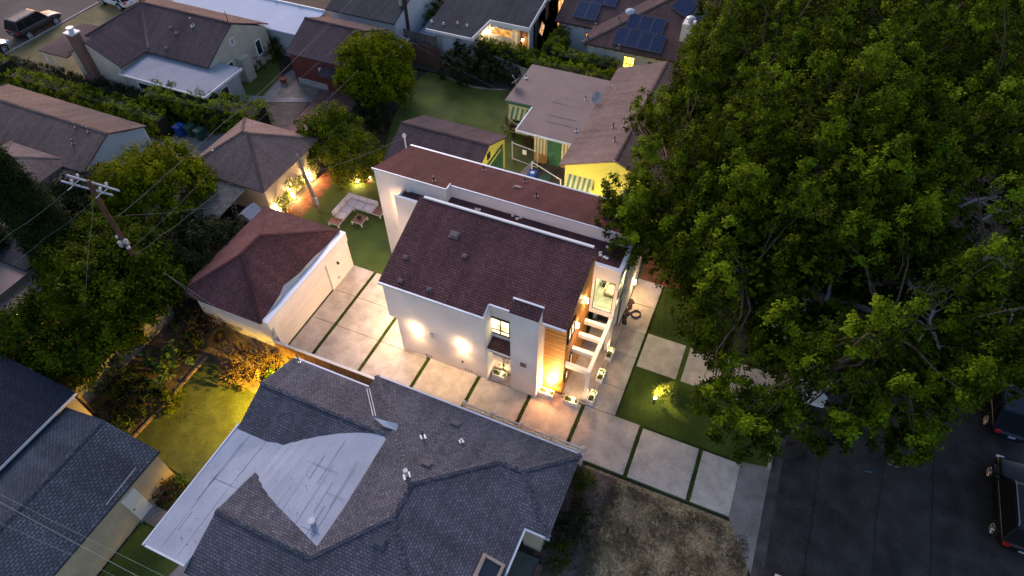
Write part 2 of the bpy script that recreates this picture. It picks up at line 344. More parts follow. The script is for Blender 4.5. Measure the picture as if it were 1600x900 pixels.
patch('driveway_apron', concrete_old, [(4.45, 14.6), (5.85, 12.4), (5.85, 17.9), (4.45, 17.62)])
patch('far_parkway', lawn, R4(18.35, 40, -40, 140))
patch('driveway_turf_base', turf, R4(-20.6, 4.45, 14.55, 23.6), h=.03)
patch('backyard_turf', turf, R4(-27.2, -14.0, 21.45, 30.3))
patch('mulch_border', mulch, [(-27.6, 21.6), (-26.2, 21.6), (-26.3, 27.5), (-24.9, 28.6), (-19.2, 28.2), (-19.0, 30.2), (-27.6, 30.2)])
patch('east_mulch', mulch, R4(-3.6, 1.0, 27.4, 30.4))
patch('neighbour_green_lawn', lawn, [(612, 190), (600, 240), (560, 330), (760, 330), (840, 250), (815, 180), (800, 142), (720, 130), (668, 112), (640, 135)], px=True)
patch('side_yard_lawn', mat('side_lawn', (.060, .080, .020), var=.35, fine=.4, fs=20, bump=1, bd=.04), [(-26.6, 12.2), (-24.2, 12.4), (-20, 12), (-17, 11), (-17, 3), (-20.0, -2), (-20.7, 6), (-24.6, 6.4)])
patch('side_yard_soil', dirt, [(-28.2, 6.8), (-24.7, 6.4), (-24.3, 12.2), (-20.5, 11.2), (-18, 12.4), (-20.6, 14.2), (-28.2, 14.2)])
patch('side_yard_path', concrete_old, R4(-20.9, -19.8, 3.5, 4.3), h=.05)
patch('rear_dark_lawn', lawn, R4(-20.7, -12, -6, 3.4))
patch('south_concrete', concrete_old, [(-18.0, 1.0), (-13, 1.0), (-13, 3.2), (-17.6, 3.4)], h=.06)
patch('street_far', asphalt_far, R4(-80, -63.95, 0, 120))
structure('curb_far', concrete_curb, lambda b: b.box(-63.95, -63.75, 0, 120, -.03, .13))
patch('tan_front_lawn', lawn_tan, R4(-63.75, -48, 29.3, 43.8))
patch('far_driveway', concrete_old, R4(-63.9, -48, 44.0, 47.0))
patch('west_front_lawn', lawn, R4(-63.75, -52.5, 15, 26.5))
patch('west_path', concrete_old, [(0, 133), (30, 140), (38, 155), (0, 175)], px=True)
patch('grey_side_drive', concrete_old, R4(-45, -33.5, 24.9, 29.6))
patch('far_back_lawn', lawn, [(372, 95), (425, 60), (445, 140), (400, 155), (375, 150)], px=True)
patch('concrete_walk', concrete_old, [(382, 150), (411, 152), (440, 121), (457, 110), (470, 119), (440, 148), (438, 153), (495, 153), (487, 161), (385, 161)], px=True)
patch('gravel_bed', mat('pale_gravel', (.22, .19, .16), var=.3, fine=.3, fs=12), [(461, 117), (503, 131), (498, 153.5), (437, 153.5), (432, 148)], px=True)
patch('rough_soil_bed', dirt, [(392, 162), (484, 162), (447, 204), (400, 195)], px=True)
patch('red_brick_paving', brickpave, [(498, 143), (530, 130), (560, 165), (545, 175), (510, 180), (470, 212), (445, 206), (488, 160)], px=True)
patch('green_bed', dirt, R4(-31.5, -27.7, 29.2, 34))
patch('gate_paving', mat('stained_paving', (.12, .095, .08), var=.4), [(838, 262), (862, 252), (905, 262), (900, 320), (800, 320), (815, 290)], px=True)
patch('gate_walk', concrete_old, [(829, 255), (838, 250), (815, 290), (795, 290)], px=True)
patch('blue_house_lawn', lawn, [(855, 32), (880, 35), (862, 95), (825, 90)], px=True)
patch('blue_house_terrace', concrete_old, [(858, 0), (895, 0), (880, 38), (855, 30)], px=True)
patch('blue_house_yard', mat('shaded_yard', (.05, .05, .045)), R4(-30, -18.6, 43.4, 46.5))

# driveway slabs ------------------------------------------------
XS = [-20.55, -18.97, -15.95, -12.77, -9.65, -6.63, -3.80, -.62, 2.49, 4.45]
drv = thing('driveway', 'long driveway of large pale concrete slabs with green turf joints', None, (-8, 16, 0), kind='structure')
def cslab(b, x0, x1, y0, y1, z=.055): b.bevbox(x0, x1, y0, y1, -.02, z, .012)
def slabs(name, rects, parent, m=concrete):
    for r in rects: one(name, m, lambda b, r=r: cslab(b, *r), parent)
rc = []
for i in range(9):
    x0, x1 = XS[i] + .1, XS[i + 1] - .1
    if i == 0: x0 = XS[0]
    if i == 8: x1 = XS[9]
    if i == 0: ys = [14.62, 16.9, 19.2, 21.4]
    elif i == 1: ys = [14.62, 16.9, 19.2, 21.4]
    elif i == 2: ys = [14.62, 16.9, 19.2]
    elif i < 5: ys = [14.62, 17.05]
    elif i == 5: ys = [14.62, 17.55]
    elif i == 6: ys = [14.62, 17.6]
    else: ys = [14.62, 17.5]
    for a, c in zip(ys, ys[1:]): rc.append((x0, x1, a + (.012 if a > 15 else 0), c - .012))
slabs('concrete_slab', rc, drv)
wk = thing('front_walk', 'broad concrete walk and porch slab beside the modern house', None, (-3, 22, 0), kind='structure')
slabs('concrete_slab', [(-9.1, -5.1, 17.07, 17.72, .05)], wk, concrete)
slabs('concrete_slab', [(-5.1, -2.08, 17.62, 19.3), (-5.1, -2.08, 19.32, 21.55), (-3.4, -2.08, 21.57, 23.3), (-3.65, -2.08, 23.32, 25.4), (-3.65, -2.08, 25.42, 27.4)], wk)
one('porch_step', concrete, lambda b: b.bevbox(-5.1, -3.42, 17.75, 23.3, 0, .17, .015), wk)
sp = thing('stepping_slabs', 'square concrete stepping slabs set in the front turf', None, (1, 22, 0), kind='structure')
slabs('stepping_slab', [(-1.93, .28, 21.07, 23.5, .06), (.55, 2.8, 21.07, 23.5, .06), (3.05, 5.3, 21.07, 23.5, .06)], sp)

# ------------------------------------------------------------------ houses: generic pieces
def caps(lines, m, parent, w=.11, step=.24):
    b = MB()
    for p, q in lines:
        p, q = Vector(p), Vector(q); d = q - p; n = max(1, int(d.length / step)); t = d.normalized()
        sd = t.cross(Vector((0, 0, 1))).normalized(); up = sd.cross(t).normalized()
        tt = (t + up * .06).normalized(); uu = sd.cross(tt)
        for i in range(n):
            c = p + d * ((i + .5) / n) + up * .02
            j = random.uniform(-.012, .012)
            b.obox(c + sd * (w * .5) - up * (.018 + j * .3), (tt, (sd - uu * .22), uu + sd * .22), (step * .56, w * .52, .012))
            b.obox(c - sd * (w * .5) - up * (.018 - j * .3), (tt, (sd + uu * .22), uu - sd * .22), (step * .56, w * .52, .012))
    return b.build('ridge_cap', m, parent, kind='stuff')
def walls(b, x0, x1, y0, y1, zt, axis=None, zr=None):
    if axis is None: b.box(x0, x1, y0, y1, -.02, zt); return
    xm, ym = (x0 + x1) / 2, (y0 + y1) / 2
    if axis == 'x':
        pr = [(y0, -.02), (y1, -.02), (y1, zt), (ym, zr), (y0, zt)]; v = [(x, y, z) for x in (x0, x1) for y, z in pr]
        f = [(4, 3, 2, 1, 0), (5, 6, 7, 8, 9)]
    else:
        pr = [(x0, -.02), (x1, -.02), (x1, zt), (xm, zr), (x0, zt)]; v = [(x, y, z) for y in (y0, y1) for x, z in pr]
        f = [(0, 1, 2, 3, 4), (9, 8, 7, 6, 5)]
    f += [(i, 5 + i, 5 + (i + 1) % 5, (i + 1) % 5) if axis == 'y' else (i, (i + 1) % 5, 5 + (i + 1) % 5, 5 + i) for i in range(5)]
    b.add(v, f)
def roofpolys(x0, x1, y0, y1, ze, zr, axis, h0=0, h1=0):
    if axis == 'x':
        ym = (y0 + y1) / 2; a = (x0 + h0, ym, zr); c = (x1 - h1, ym, zr)
        P = [[(x0, y0, ze), (x1, y0, ze), c, a], [(x1, y1, ze), (x0, y1, ze), a, c]]
        if h0: P.append([(x0, y1, ze), (x0, y0, ze), a])
        if h1: P.append([(x1, y0, ze), (x1, y1, ze), c])
        L = [(a, c)] + ([((x0, y0, ze), a), ((x0, y1, ze), a)] if h0 else []) + ([((x1, y0, ze), c), ((x1, y1, ze), c)] if h1 else [])
    else:
        xm = (x0 + x1) / 2; a = (xm, y0 + h0, zr); c = (xm, y1 - h1, zr)
        P = [[(x1, y0, ze), (x1, y1, ze), c, a], [(x0, y1, ze), (x0, y0, ze), a, c]]
        if h0: P.append([(x0, y0, ze), (x1, y0, ze), a])
        if h1: P.append([(x1, y1, ze), (x0, y1, ze), c])
        L = [(a, c)] + ([((x0, y0, ze), a), ((x1, y0, ze), a)] if h0 else []) + ([((x0, y1, ze), c), ((x1, y1, ze), c)] if h1 else [])
    return P, L
def wing(root, x0, x1, y0, y1, ze, zr, axis, wm, rm, h0=0, h1=0, ins=.35, fascia=None, capm=None):
    P, L = roofpolys(x0, x1, y0, y1, ze, zr, axis, h0, h1)
    k = (zr - ze) / (((y1 - y0) if axis == 'x' else (x1 - x0)) / 2)
    one('roof', rm, lambda b: b.slab(P, .1), root)
    if capm is not False: caps(L, capm or rm, root)
    i0 = ins if (h0 or axis == 'y') else .12
    ax0, ax1 = (ins if axis == 'y' or h0 else .1), (ins if axis == 'y' or h1 else .1)
    ay0, ay1 = (ins if axis == 'x' or h0 else .1), (ins if axis == 'x' or h1 else .1)
    both = h0 and h1
    if h0 or h1:
        one('wall', wm, lambda b: walls(b, x0 + ax0, x1 - ax1, y0 + ay0, y1 - ay1, ze - .1), root)
        if not both:                      # one gable end: fill the triangle
            def tri(b):
                if axis == 'x':
                    X = x0 + ax0 if not h0 else x1 - ax1; s = .14 if not h0 else -.14; ym = (y0 + y1) / 2
                    A = [(y0 + ins, ze - .1), (y1 - ins, ze - .1), (ym, zr - .1 - ins * k * .3)]
                    v = [(x, y, z) for x in (X, X + s) for y, z in A]
                else:
                    Y = y0 + ay0 if not h0 else y1 - ay1; s = .14 if not h0 else -.14; xm = (x0 + x1) / 2
                    A = [(x0 + ins, ze - .1), (x1 - ins, ze - .1), (xm, zr - .1 - ins * k * .3)]
                    v = [(x, y, z) for y in (Y, Y + s) for x, z in A]
                b.add(v, [(0, 1, 2), (5, 4, 3), (0, 3, 4, 1), (1, 4, 5, 2), (2, 5, 3, 0)])
            one('gable_wall', wm, tri, root)
    else:
        one('wall', wm, lambda b: walls(b, x0 + ax0, x1 - ax1, y0 + ay0, y1 - ay1, ze - .1 + ins * k * .9, axis, zr - .1), root)
    # fascia boards along the eaves
    if fascia:
        for g_ in (((x0, x1, y0 - .03, y0 + .02), (x0, x1, y1 - .02, y1 + .03)) if axis == 'x' else ((x0 - .03, x0 + .02, y0, y1), (x1 - .02, x1 + .03, y0, y1))):
            one('gutter', fascia, lambda b: b.box(*g_, ze - .17, ze - .02), root)
def window(root, c, nrm, w, h, pane, frame=None, nx=1, ny=1, fw=.06, name='window', up=(0, 0, 1), depth=.05):
    """frame with mullions as the part, one pane as its sub-part"""
    c = Vector(c); n = Vector(nrm).normalized(); v = (Vector(up) - n * Vector(up).dot(n)).normalized(); u = v.cross(n)
    b = MB()
    for s in (-1, 1):
        b.obox(c + u * s * (w / 2 - fw / 2) + n * depth / 2, (u, v, n), (fw / 2, h / 2, depth))
        b.obox(c + v * s * (h / 2 - fw / 2) + n * depth / 2, (u, v, n), (w / 2 - fw, fw / 2, depth * .96))
    for i in range(1, nx): b.obox(c + u * (w * (i / nx - .5)) + n * depth / 2, (u, v, n), (fw * .4, h / 2 - fw, depth * .7))
    for j in range(1, ny): b.obox(c + v * (h * (j / ny - .5)) + n * depth / 2, (u, v, n), (w / 2 - fw, fw * .4, depth * .6))
    f = b.build(name, frame or white_paint, root)
    b = MB(); b.obox(c + n * .012, (u, v, n), (w / 2 - fw * .5, h / 2 - fw * .5, .012)); b.build('pane', pane, f)
    return f
def vent(root, p, h=.35, r=.05, m=None, flashm=None, nrm=(0, 0, 1)):
    p = Vector(p); b = MB(); b.tube([p - Vector((0, 0, .1)), p + Vector((0, 0, h))], r, 8); b.tube([p + Vector((0, 0, h)), p + Vector((0, 0, h + .05))], r * 1.3, 8)
    o = b.build('vent_pipe', m or pinkvent, root)
    n = Vector(nrm).normalized(); t = n.orthogonal().normalized(); b = MB(); b.obox(p + n * .015, (t, n.cross(t), n), (min(r * 2.6, .16), min(r * 2.6, .16), .012)); b.build('flashing', flashm or pinkvent, o)
def roofvent(root, p, nrm, m=None, s=.22):
    p = Vector(p); n = Vector(nrm).normalized(); u = Vector((0, 0, 1)).cross(n).normalized(); v = n.cross(u)
    b = MB(); b.obox(p + n * .02, (u, v, n), (s * 1.1, s * .9, .012)); b.obox(p + n * .06 + v * .03, (u, v, n), (s * .8, s * .55, .03)); b.build('roof_vent', m or pinkvent, root)

# ------------------------------------------------------------------ the modern white house
H = thing('modern_house', 'white modern two storey house with maroon roofs and lit cedar corner', 'house', (-10, 21, 0))
RZ = lambda y: 5.7 + .379 * (y - 16.95)
def hw(b):
    b.box(-14.4, -9.1, 17.0, 23.0, -.02, 5.62)                    # driveway side wall
    b.box(-14.85, -14.4, 17.0, 23.0, 2.85, 5.62)                  # upper storey overhang
    b.box(-9.1, -7.75, 17.8, 23.0, -.02, 5.85)                    # recess
    b.box(-6.3, -5.25, 17.75, 21.6, -.02, 5.85)
    b.box(-7.75, -6.3, 17.53, 21.6, -.02, 5.8)
    b.box(-5.25, -3.75, 23.3, 23.8, -.02, 2.85)                   # ground floor wall of the porch
one('wall', white, hw, H)
def gable(b):                                                     # triangular side walls and the tall back wall
    for x0, x1, ya in ((-14.85, -14.7, 17.0), (-5.3, -5.21, 17.8)):
        v = [(x, y, z) for x in (x0, x1) for y, z in ((ya, 5.5), (21.65, 5.5), (21.65, RZ(21.65) - .1), (ya, RZ(ya) - .1))]
        b.add(v, [(3, 2, 1, 0), (4, 5, 6, 7), (0, 1, 5, 4), (1, 2, 6, 5), (2, 3, 7, 6), (3, 0, 4, 7)])
    b.box(-14.85, -5.2, 21.5, 21.65, 5.5, 7.38)
one('gable_wall', white, gable, H)
T = one('tower_wall', white, lambda b: b.add([(x, y, z) for x in (-7.75, -6.3) for y, z in ((17.0, -.02), (17.53, -.02), (17.53, 6.97), (17.0, 6.63))],
        [(3, 2, 1, 0), (4, 5, 6, 7), (0, 1, 5, 4), (1, 2, 6, 5), (3, 7, 4, 0)]), H)
one('tower_roof', sh_maroon, lambda b: b.slab([[(-7.77, 16.96, 6.67), (-6.28, 16.96, 6.67), (-6.28, 17.5, 7.02), (-7.77, 17.5, 7.02)]], .04), H)
one('ridge_trim', trim_blue, lambda b: b.box(-7.8, -6.25, 17.5, 17.6, 6.93, 7.07), H)
roofp = [(-14.95, 16.9), (-9.1, 16.9), (-9.1, 17.6), (-7.76, 17.6), (-7.76, 17.54), (-6.29, 17.54), (-6.29, 17.55), (-5.12, 17.55), (-5.12, 21.7), (-14.95, 21.7)]
one('roof', sh_maroon, lambda b: b.slab([[(x, y, RZ(y)) for x, y in roofp]], .1), H)
def gut(b):
    b.box(-14.95, -9.06, 16.8, 16.9, RZ(16.9) - .11, RZ(16.9) + .01); b.box(-9.06, -7.77, 17.5, 17.6, RZ(17.6) - .11, RZ(17.6) + .01)
    b.obox((-9.09, 17.25, RZ(17.25) - .03), ((1, 0, 0), (0, 1, .379), (0, -.379, 1)), (.04, .36, .05)); b.box(-6.28, -5.1, 17.45, 17.55, RZ(17.55) - .11, RZ(17.55) + .01)
one('gutter', trim_blue, gut, H)
one('ridge_trim', white_paint, lambda b: b.box(-14.7, -5.3, 21.62, 21.76, 7.44, 7.55), H)
# low flat roof and its parapets
one('flat_roof', flatmaroon, lambda b: [b.box(-16.98, -14.9, 22.42, 23.24, 5.8, 5.978), b.box(-14.9, -5.12, 21.76, 23.78, 5.8, 5.98), b.box(-5.11, -3.85, 21.7, 23.79, 5.8, 5.984)], H)
one('annex_wall', white, lambda b: [b.box(-17.1, -14.86, 22.3, 22.42, -.02, 6.25), b.box(-17.1, -16.98, 22.42, 23.24, -.02, 6.02)], H)
one('parapet_cap', trim_blue, lambda b: b.box(-17.12, -14.84, 22.28, 22.44, 6.25, 6.3), H)
# long shed-roofed wing
CZ = lambda y: 7.0 - .3125 * (y - 23.25)
def wingw(b):
    for x0, x1, y0 in ((-18.9, -14.3, 23.25), (-14.3, -3.7, 23.8)):
        v = [(x, y, z) for x in (x0, x1) for y, z in ((y0, -.02), (27.2, -.02), (27.2, CZ(27.2) - .12), (y0, CZ(y0) - .08))]
        b.add(v, [(3, 2, 1, 0), (4, 5, 6, 7), (0, 1, 5, 4), (1, 2, 6, 5), (3, 0, 4, 7), (2, 3, 7, 6)])
one('wing_wall', white, wingw, H)
one('wing_roof', sh_maroon2, lambda b: b.slab([[(-18.93, 23.2, CZ(23.2)), (-14.27, 23.2, CZ(23.2)), (-14.27, 23.76, CZ(23.76)), (-3.67, 23.76, CZ(23.76)), (-3.67, 27.25, CZ(27.25)), (-18.93, 27.25, CZ(27.25))]], .07), H)
def wt(b):
    b.box(-18.95, -14.25, 23.15, 23.2, 6.93, 7.04); b.box(-14.27, -14.22, 23.2, 23.72, 6.87, 7.02); b.box(-14.2, -3.66, 23.7, 23.755, 6.76, 6.87)
    b.box(-18.95, -3.66, 27.25, 27.36, 5.66, 5.77)
one('roof_trim', trim_blue, wt, H)
# glazed upper room on the street side
gr = one('upper_room', white, lambda b: [b.box(-5.15, -4.98, 21.5, 21.64, 2.85, 6.5), b.box(-3.92, -3.75, 21.5, 21.64, 2.85, 6.5), b.box(-4.98, -3.92, 21.5, 21.64, 5.6, 6.5),
     b.box(-4.98, -3.92, 21.5, 21.64, 2.85, 3.22), b.box(-3.9, -3.75, 21.64, 23.8, 5.55, 6.5), b.box(-3.9, -3.75, 21.64, 23.8, 2.85, 3.22), b.box(-3.9, -3.75, 23.2, 23.8, 3.22, 5.55),
     b.box(-5.14, -3.9, 21.64, 23.8, 2.86, 3.1)], H)
one('parapet_cap', trim_blue, lambda b: [b.box(-5.17, -3.73, 21.48, 21.7, 6.5, 6.55), b.box(-3.93, -3.72, 21.7, 23.75, 6.495, 6.54)], H)
room_wall = mat('room_plaster', (.55, .56, .42), var=.05)
one('room_interior', room_wall, lambda b: [b.box(-5.16, -5.1, 21.7, 23.9, 3.1, 5.8), b.box(-8.0, -3.9, 23.9, 24.0, 3.1, 5.8)], H)
one('room_floor', mat('room_carpet', (.30, .31, .24), var=.35, scale=3), lambda b: b.box(-5.1, -3.91, 21.64, 23.88, 3.1, 3.14), H)
window(H, (-4.45, 21.55, 4.41), (0, -1, 0), 1.06, 2.38, roomglass, black, fw=.035, depth=.03)
window(H, (-3.80, 22.42, 4.385), (1, 0, 0), 1.56, 2.33, roomglass, black, fw=.05, depth=.03)
# entrance wall, post stub
one('porch_wall', white, lambda b: [b.box(-3.85, -3.7, 23.3, 23.8, -.02, 2.85), b.box(-4.0, -3.7, 21.52, 21.72, .17, 2.84)], H)
fd = one('door', mat('dark_door', (.04, .03, .025), rough=.4), lambda b: b.box(-5.0, -4.1, 23.22, 23.295, .17, 2.3), H)
one('handle', flash, lambda b: b.tube([(-4.2, 23.18, .9), (-4.2, 23.18, 1.5)], .015, 6), fd)
# cedar siding boards on the corner
def boards(b, fn, z0, z1, h=.14):
    k = 0; z = z0
    while z < z1 - .02:
        b.cm = k % 2 if random.random() < .6 else random.randint(0, 1); fn(b, z + .006, min(z + h - .004, z1)); z += h; k += 1
def sb(b, a, c): j = random.uniform(0, .008); b.box(-6.3, -5.2, 17.70 - j, 17.76, a, c)
bS = MB(); boards(bS, sb, 0, 5.72); bS.build('cedar_siding', [cedar, cedar2], H, kind='stuff')
def eb(b, a, c):
    j = random.uniform(0, .008); b.box(-5.2, -5.12 + j, 17.70, min(21.5, 21.5), a, c)
bE = MB(); boards(bE, eb, 0, 5.7); bE.build('cedar_siding', [cedar, cedar2], H, kind='stuff')
def eb2(b):                                                         # sloping top boards under the rake
    z = 5.7
    while z < 7.3:
        y0 = 16.95 + (z + .14 + .1 - 5.7) / .379
        if y0 < 21.5: b.cm = random.randint(0, 1); b.box(-5.2, -5.12, max(17.75, y0), 21.5, z + .006, z + .136)
        z += .14
bT = MB(); eb2(bT); bT.build('cedar_siding', [cedar, cedar2], H, kind='stuff')
lit = litwin('lit_window_warm', (1, .78, .38), .9)
window(H, (-8.62, 17.8, 4.1), (0, -1, 0), 1.1, 1.3, lit, black, nx=2, fw=.07)
one('window_rail', black, lambda b: b.box(-9.1, -8.12, 17.74, 17.78, 3.78, 3.84), H)
window(H, (-8.6, 17.8, 2.05), (0, -1, 0), 1.0, 1.0, lit, black, nx=2, fw=.07)
one('canopy', [sh_maroon, white_paint], lambda b: b.slab([[(-9.12, 17.05, 2.95), (-7.78, 17.05, 2.95), (-7.78, 17.78, 3.12), (-9.12, 17.78, 3.12)]], .12), H)
one('gutter', trim_blue, lambda b: b.box(-9.12, -7.78, 16.98, 17.04, 2.84, 2.97), H)
litd = litwin('lit_window_dim', (1, .8, .5), .35)
window(H, (-5.11, 18.35, 5.0), (1, 0, 0), .95, 1.25, litd, black, nx=2, fw=.06)
window(H, (-5.11, 18.75, 1.95), (1, 0, 0), .45, 1.3, litd, black, fw=.05)
window(H, (-5.11, 18.2, 1.3), (1, 0, 0), .5, .9, litd, black, fw=.05)
# little wall fittings on the driveway side
one('meter_box', flash, lambda b: b.box(-12.42, -12.15, 16.93, 17.0, 2.25, 2.6), H)
one('wall_vent', black, lambda b: b.tube([(-10.6, 17.0, .95), (-10.6, 16.96, .95)], .07, 10), H)
for x in (-12.95, -12.8, -12.62, -10.5, -10.32, -10.14): one('weep_vent', black, lambda b, x=x: b.box(x, x + .08, 16.975, 17.0, .28, .33), H)
one('house_plaque', mat('bronze_plate', (.25, .2, .17), rough=.4, metal=.4), lambda b: b.box(-7.2, -6.88, 16.96, 17.0, 2.55, 2.85), H)
one('downspout', white_paint, lambda b: [b.box(-9.19, -9.12, 16.93, 17.0, .1, 5.5), b.box(-6.29, -6.22, 17.62, 17.7, .1, 5.7)], H)
n0 = Vector((0, -.379, 1))
for x, y in ((710, 367),): p = onP(x, y, 5.7 - .379 * 16.95, 0, .379); roofvent(H, p, n0, pinkvent, .24)
for x, y in ((626, 439), (671, 452), (634, 402), (726, 400)): p = onP(x, y, 5.7 - .379 * 16.95, 0, .379); roofvent(H, p, n0, pinkvent, .13)
n1 = Vector((0, .3125, 1))
for x, y in ((678, 283), (756, 266), (820, 284), (838, 307)): p = onP(x, y, 7 + .3125 * 23.25, 0, -.3125); vent(H, p, .3, .04, black, pinkvent, n1)
roofvent(H, onP(809, 293, 7 + .3125 * 23.25, 0, -.3125), n1, pinkvent, .22)
# loose bits lying on the flat roof
bits = [(638, 298), (655, 302), (692, 312), (707, 300), (744, 327), (749, 328), (776, 321), (800, 327), (801, 337), (813, 331), (808, 342), (814, 340), (869, 344), (938, 395), (938, 399), (944, 402), (948, 404), (949, 386)]
for i, (x, y) in enumerate(bits):
    p = U(x, y, 6.0); r = .14 if i in (0, 2, 3, 12) else .08
    one('roof_scrap', plastic_white, lambda b, p=p, r=r: b.obox((p[0], p[1], 5.985 + r * .5), ((1, .4 * random.random(), .1), (-.4 * random.random(), 1, 0), (0, 0, 1)), (r, r * .7, r * .5)), loc=(p[0], p[1], 5.985),
        label='small white scrap of material left lying on the maroon flat roof', cat='scrap', group='white scraps on the flat roof')
# furniture in the glazed room
ch = thing('armchair', 'pale upholstered armchair seen through the big upper window', 'armchair', (-4.3, 22.9, 3.14))
def ac(b): b.bevbox(-4.62, -4.0, 22.6, 23.25, 3.25, 3.5, .05); 
one('seat', mat('armchair_fabric', (.5, .42, .28)), ac, ch)
one('backrest', MATS['armchair_fabric'], lambda b: b.obox((-4.3, 23.3, 3.75), ((1, 0, 0), (0, 1, .2), (0, -.2, 1)), (.3, .07, .35)), ch)
for x in (-4.66, -3.96): one('armrest', MATS['armchair_fabric'], lambda b, x=x: b.bevbox(x - .04, x + .04, 22.6, 23.25, 3.2, 3.7, .02), ch)
for x, y in ((-4.6, 22.65), (-4.02, 22.65), (-4.6, 23.2), (-4.02, 23.2)): one('leg', black, lambda b, x=x, y=y: b.cyl(x, y, 3.14, 3.26, .02, 6), ch)
st = thing('side_table', 'small dark round table beside the armchair behind the upper window', 'table', (-4.85, 23.3, 3.14))
one('table_top', black, lambda b: b.lathe((-4.85, 23.3, 3.14), [(0, .45), (.2, .45), (.2, .42), (.16, .4), (.1, 0), (0, 0)]), st)
cl = thing('ceiling_lamp', 'warm ceiling lamp lighting the glazed upper room', 'lamp', (-4.5, 22.9, 5.7))
one('lamp_shade', bulb_soft, lambda b: b.lathe((-4.5, 22.9, 5.7), [(0, 0), (.12, 0), (.12, .06), (0, .06)]), cl)
lamp(cl, (-4.5, 22.9, 5.4), 330, (1, .85, .5), .12)
# pergola
pg = thing('pergola', 'white pergola with four cross beams over the porch', 'pergola', (-4.5, 19, 0))
for y in (17.85, 18.9, 19.9, 20.85): one('beam', white_paint, lambda b, y=y: b.box(-5.1, -3.94, y - .1, y + .1, 2.62, 2.9), pg)
one('outer_beam', white_paint, lambda b: b.box(-3.94, -3.74, 17.75, 21.48, 2.6, 2.905), pg)
for y in (17.86, 21.35): one('post', white_paint, lambda b, y=y: b.box(-3.93, -3.75, y - .1, y + .1, .17, 2.6), pg)

# sconces ---------------------------------------------------------
def sconce(p, nrm, e, label, group='up and down wall lamps of the modern house', updown=True, col=(1, .60, .28), out=.12):
    p = Vector(p); n = Vector(nrm); t = thing('wall_lamp', label, 'wall lamp', p, group)
    one('housing', black, lambda b: b.obox(p + n * out, ((1, 0, 0), (0, 1, 0), (0, 0, 1)), (.045, .045, .1)), t)
    one('bracket', black, lambda b: b.obox(p + n * out * .5, (n, Vector((0, 0, 1)).cross(n), (0, 0, 1)), (out * .5, .02, .02)), t)
    one('lens', bulb, lambda b: [b.obox(p + n * out + Vector((0, 0, s * .11)), ((1, 0, 0), (0, 1, 0), (0, 0, 1)), (.05, .05, .03)) for s in (1, -1)], t)
    for s in (1, -1): lamp(t, p + n * (out + .04) + Vector((0, 0, s * .2)), e * .32, col, .05)
    spot(t, p + n * (out + .12) - Vector((0, 0, .2)), p + n * 1.6 - Vector((0, 0, 2.6)), e * .72, col, 140)
    return t
sconce((-13.25, 17.0, 2.48), (0, -1, 0), 62, 'lit wall lamp on the driveway wall of the modern house, nearer the garage')
sconce((-10.5, 17.0, 2.48), (0, -1, 0), 62, 'lit wall lamp on the driveway wall of the modern house, nearer the recess')
sconce((-5.12, 19.15, 4.45), (1, 0, 0), 40, 'lit wall lamp on the cedar wall just above the pergola beams')
sconce((-5.12, 20.4, 5.0), (1, 0, 0), 40, 'lit wall lamp high on the cedar wall beside the glazed upper room')
sconce((-3.7, 25.6, 1.6), (1, 0, 0), 40, 'lit wall lamp on the east wall of the modern house by the front walk')
sconce((-17.35, 23.25, 4.9), (0, -1, 0), 60, 'lit wall lamp high on the tall white end wall by the backyard')
sconce((-16.2, 22.3, 2.4), (0, -1, 0), 50, 'lit wall lamp low on the white annex wall behind the maroon roof')
for y, w in ((18.2, 'nearer the fence'), (21.2, 'nearer the backyard')):
    sconce((-14.4, y, 2.3), (-1, 0, 0), 135, 'lit wall lamp under the overhang facing the garage, ' + w)
sconce((-9.1, 27.2, 2.6), (0, 1, 0), 330, 'lit wall lamp on the back wall facing the yellow house', col=(1, .82, .5))
sconce((-14.5, 27.2, 2.6), (0, 1, 0), 190, 'lit wall lamp on the back wall facing the yellow garage', col=(1, .82, .5))

# ------------------------------------------------------------------ foliage
def leaf_arrays(sub, out, n, sig, L, Wd, up=.35):
    """n leaves scattered round each sub-clump centre"""
    k = len(sub); idx = np.repeat(np.arange(k), n); N_ = len(idx)
    p = sub[idx] + RNG.normal(0, 1, (N_, 3)) * sig
    nr = out[idx] * 1.1 + RNG.normal(0, .5, (N_, 3)) + np.array([0, 0, up]); nr /= np.linalg.norm(nr, axis=1)[:, None]
    t = RNG.normal(0, 1, (N_, 3)); t -= (t * nr).sum(1)[:, None] * nr; t /= np.linalg.norm(t, axis=1)[:, None]; b = np.cross(nr, t)
    sc = RNG.uniform(.65, 1.3, (N_, 1)); l = t * L * sc * .5; w = b * Wd * sc * .5; c = nr * L * .10 * sc
    return np.stack([p - l, p + w - c * .0 + c, p + l, p - w + c], 1)
def leaf_mesh(name, q, m, parent=None, loc=None, **kw):
    o0 = np.array(wloc(parent) if parent is not None else Vector(loc or (0, 0, 0)))
    n = len(q); me = bpy.data.meshes.new(name); me.vertices.add(4 * n); me.vertices.foreach_set('co', (q - o0).astype(np.float32).ravel())
    me.loops.add(4 * n); me.loops.foreach_set('vertex_index', np.arange(4 * n, dtype=np.int32))
    me.polygons.add(n); me.polygons.foreach_set('loop_start', np.arange(0, 4 * n, 4, dtype=np.int32)); me.polygons.foreach_set('loop_total', np.full(n, 4, dtype=np.int32))
    me.update(calc_edges=True); me.materials.append(m)
    o = bpy.data.objects.new(name, me); COL.objects.link(o)
    if parent is not None: o.parent = parent
    else: o.location = o0
    return tag(o, **kw)
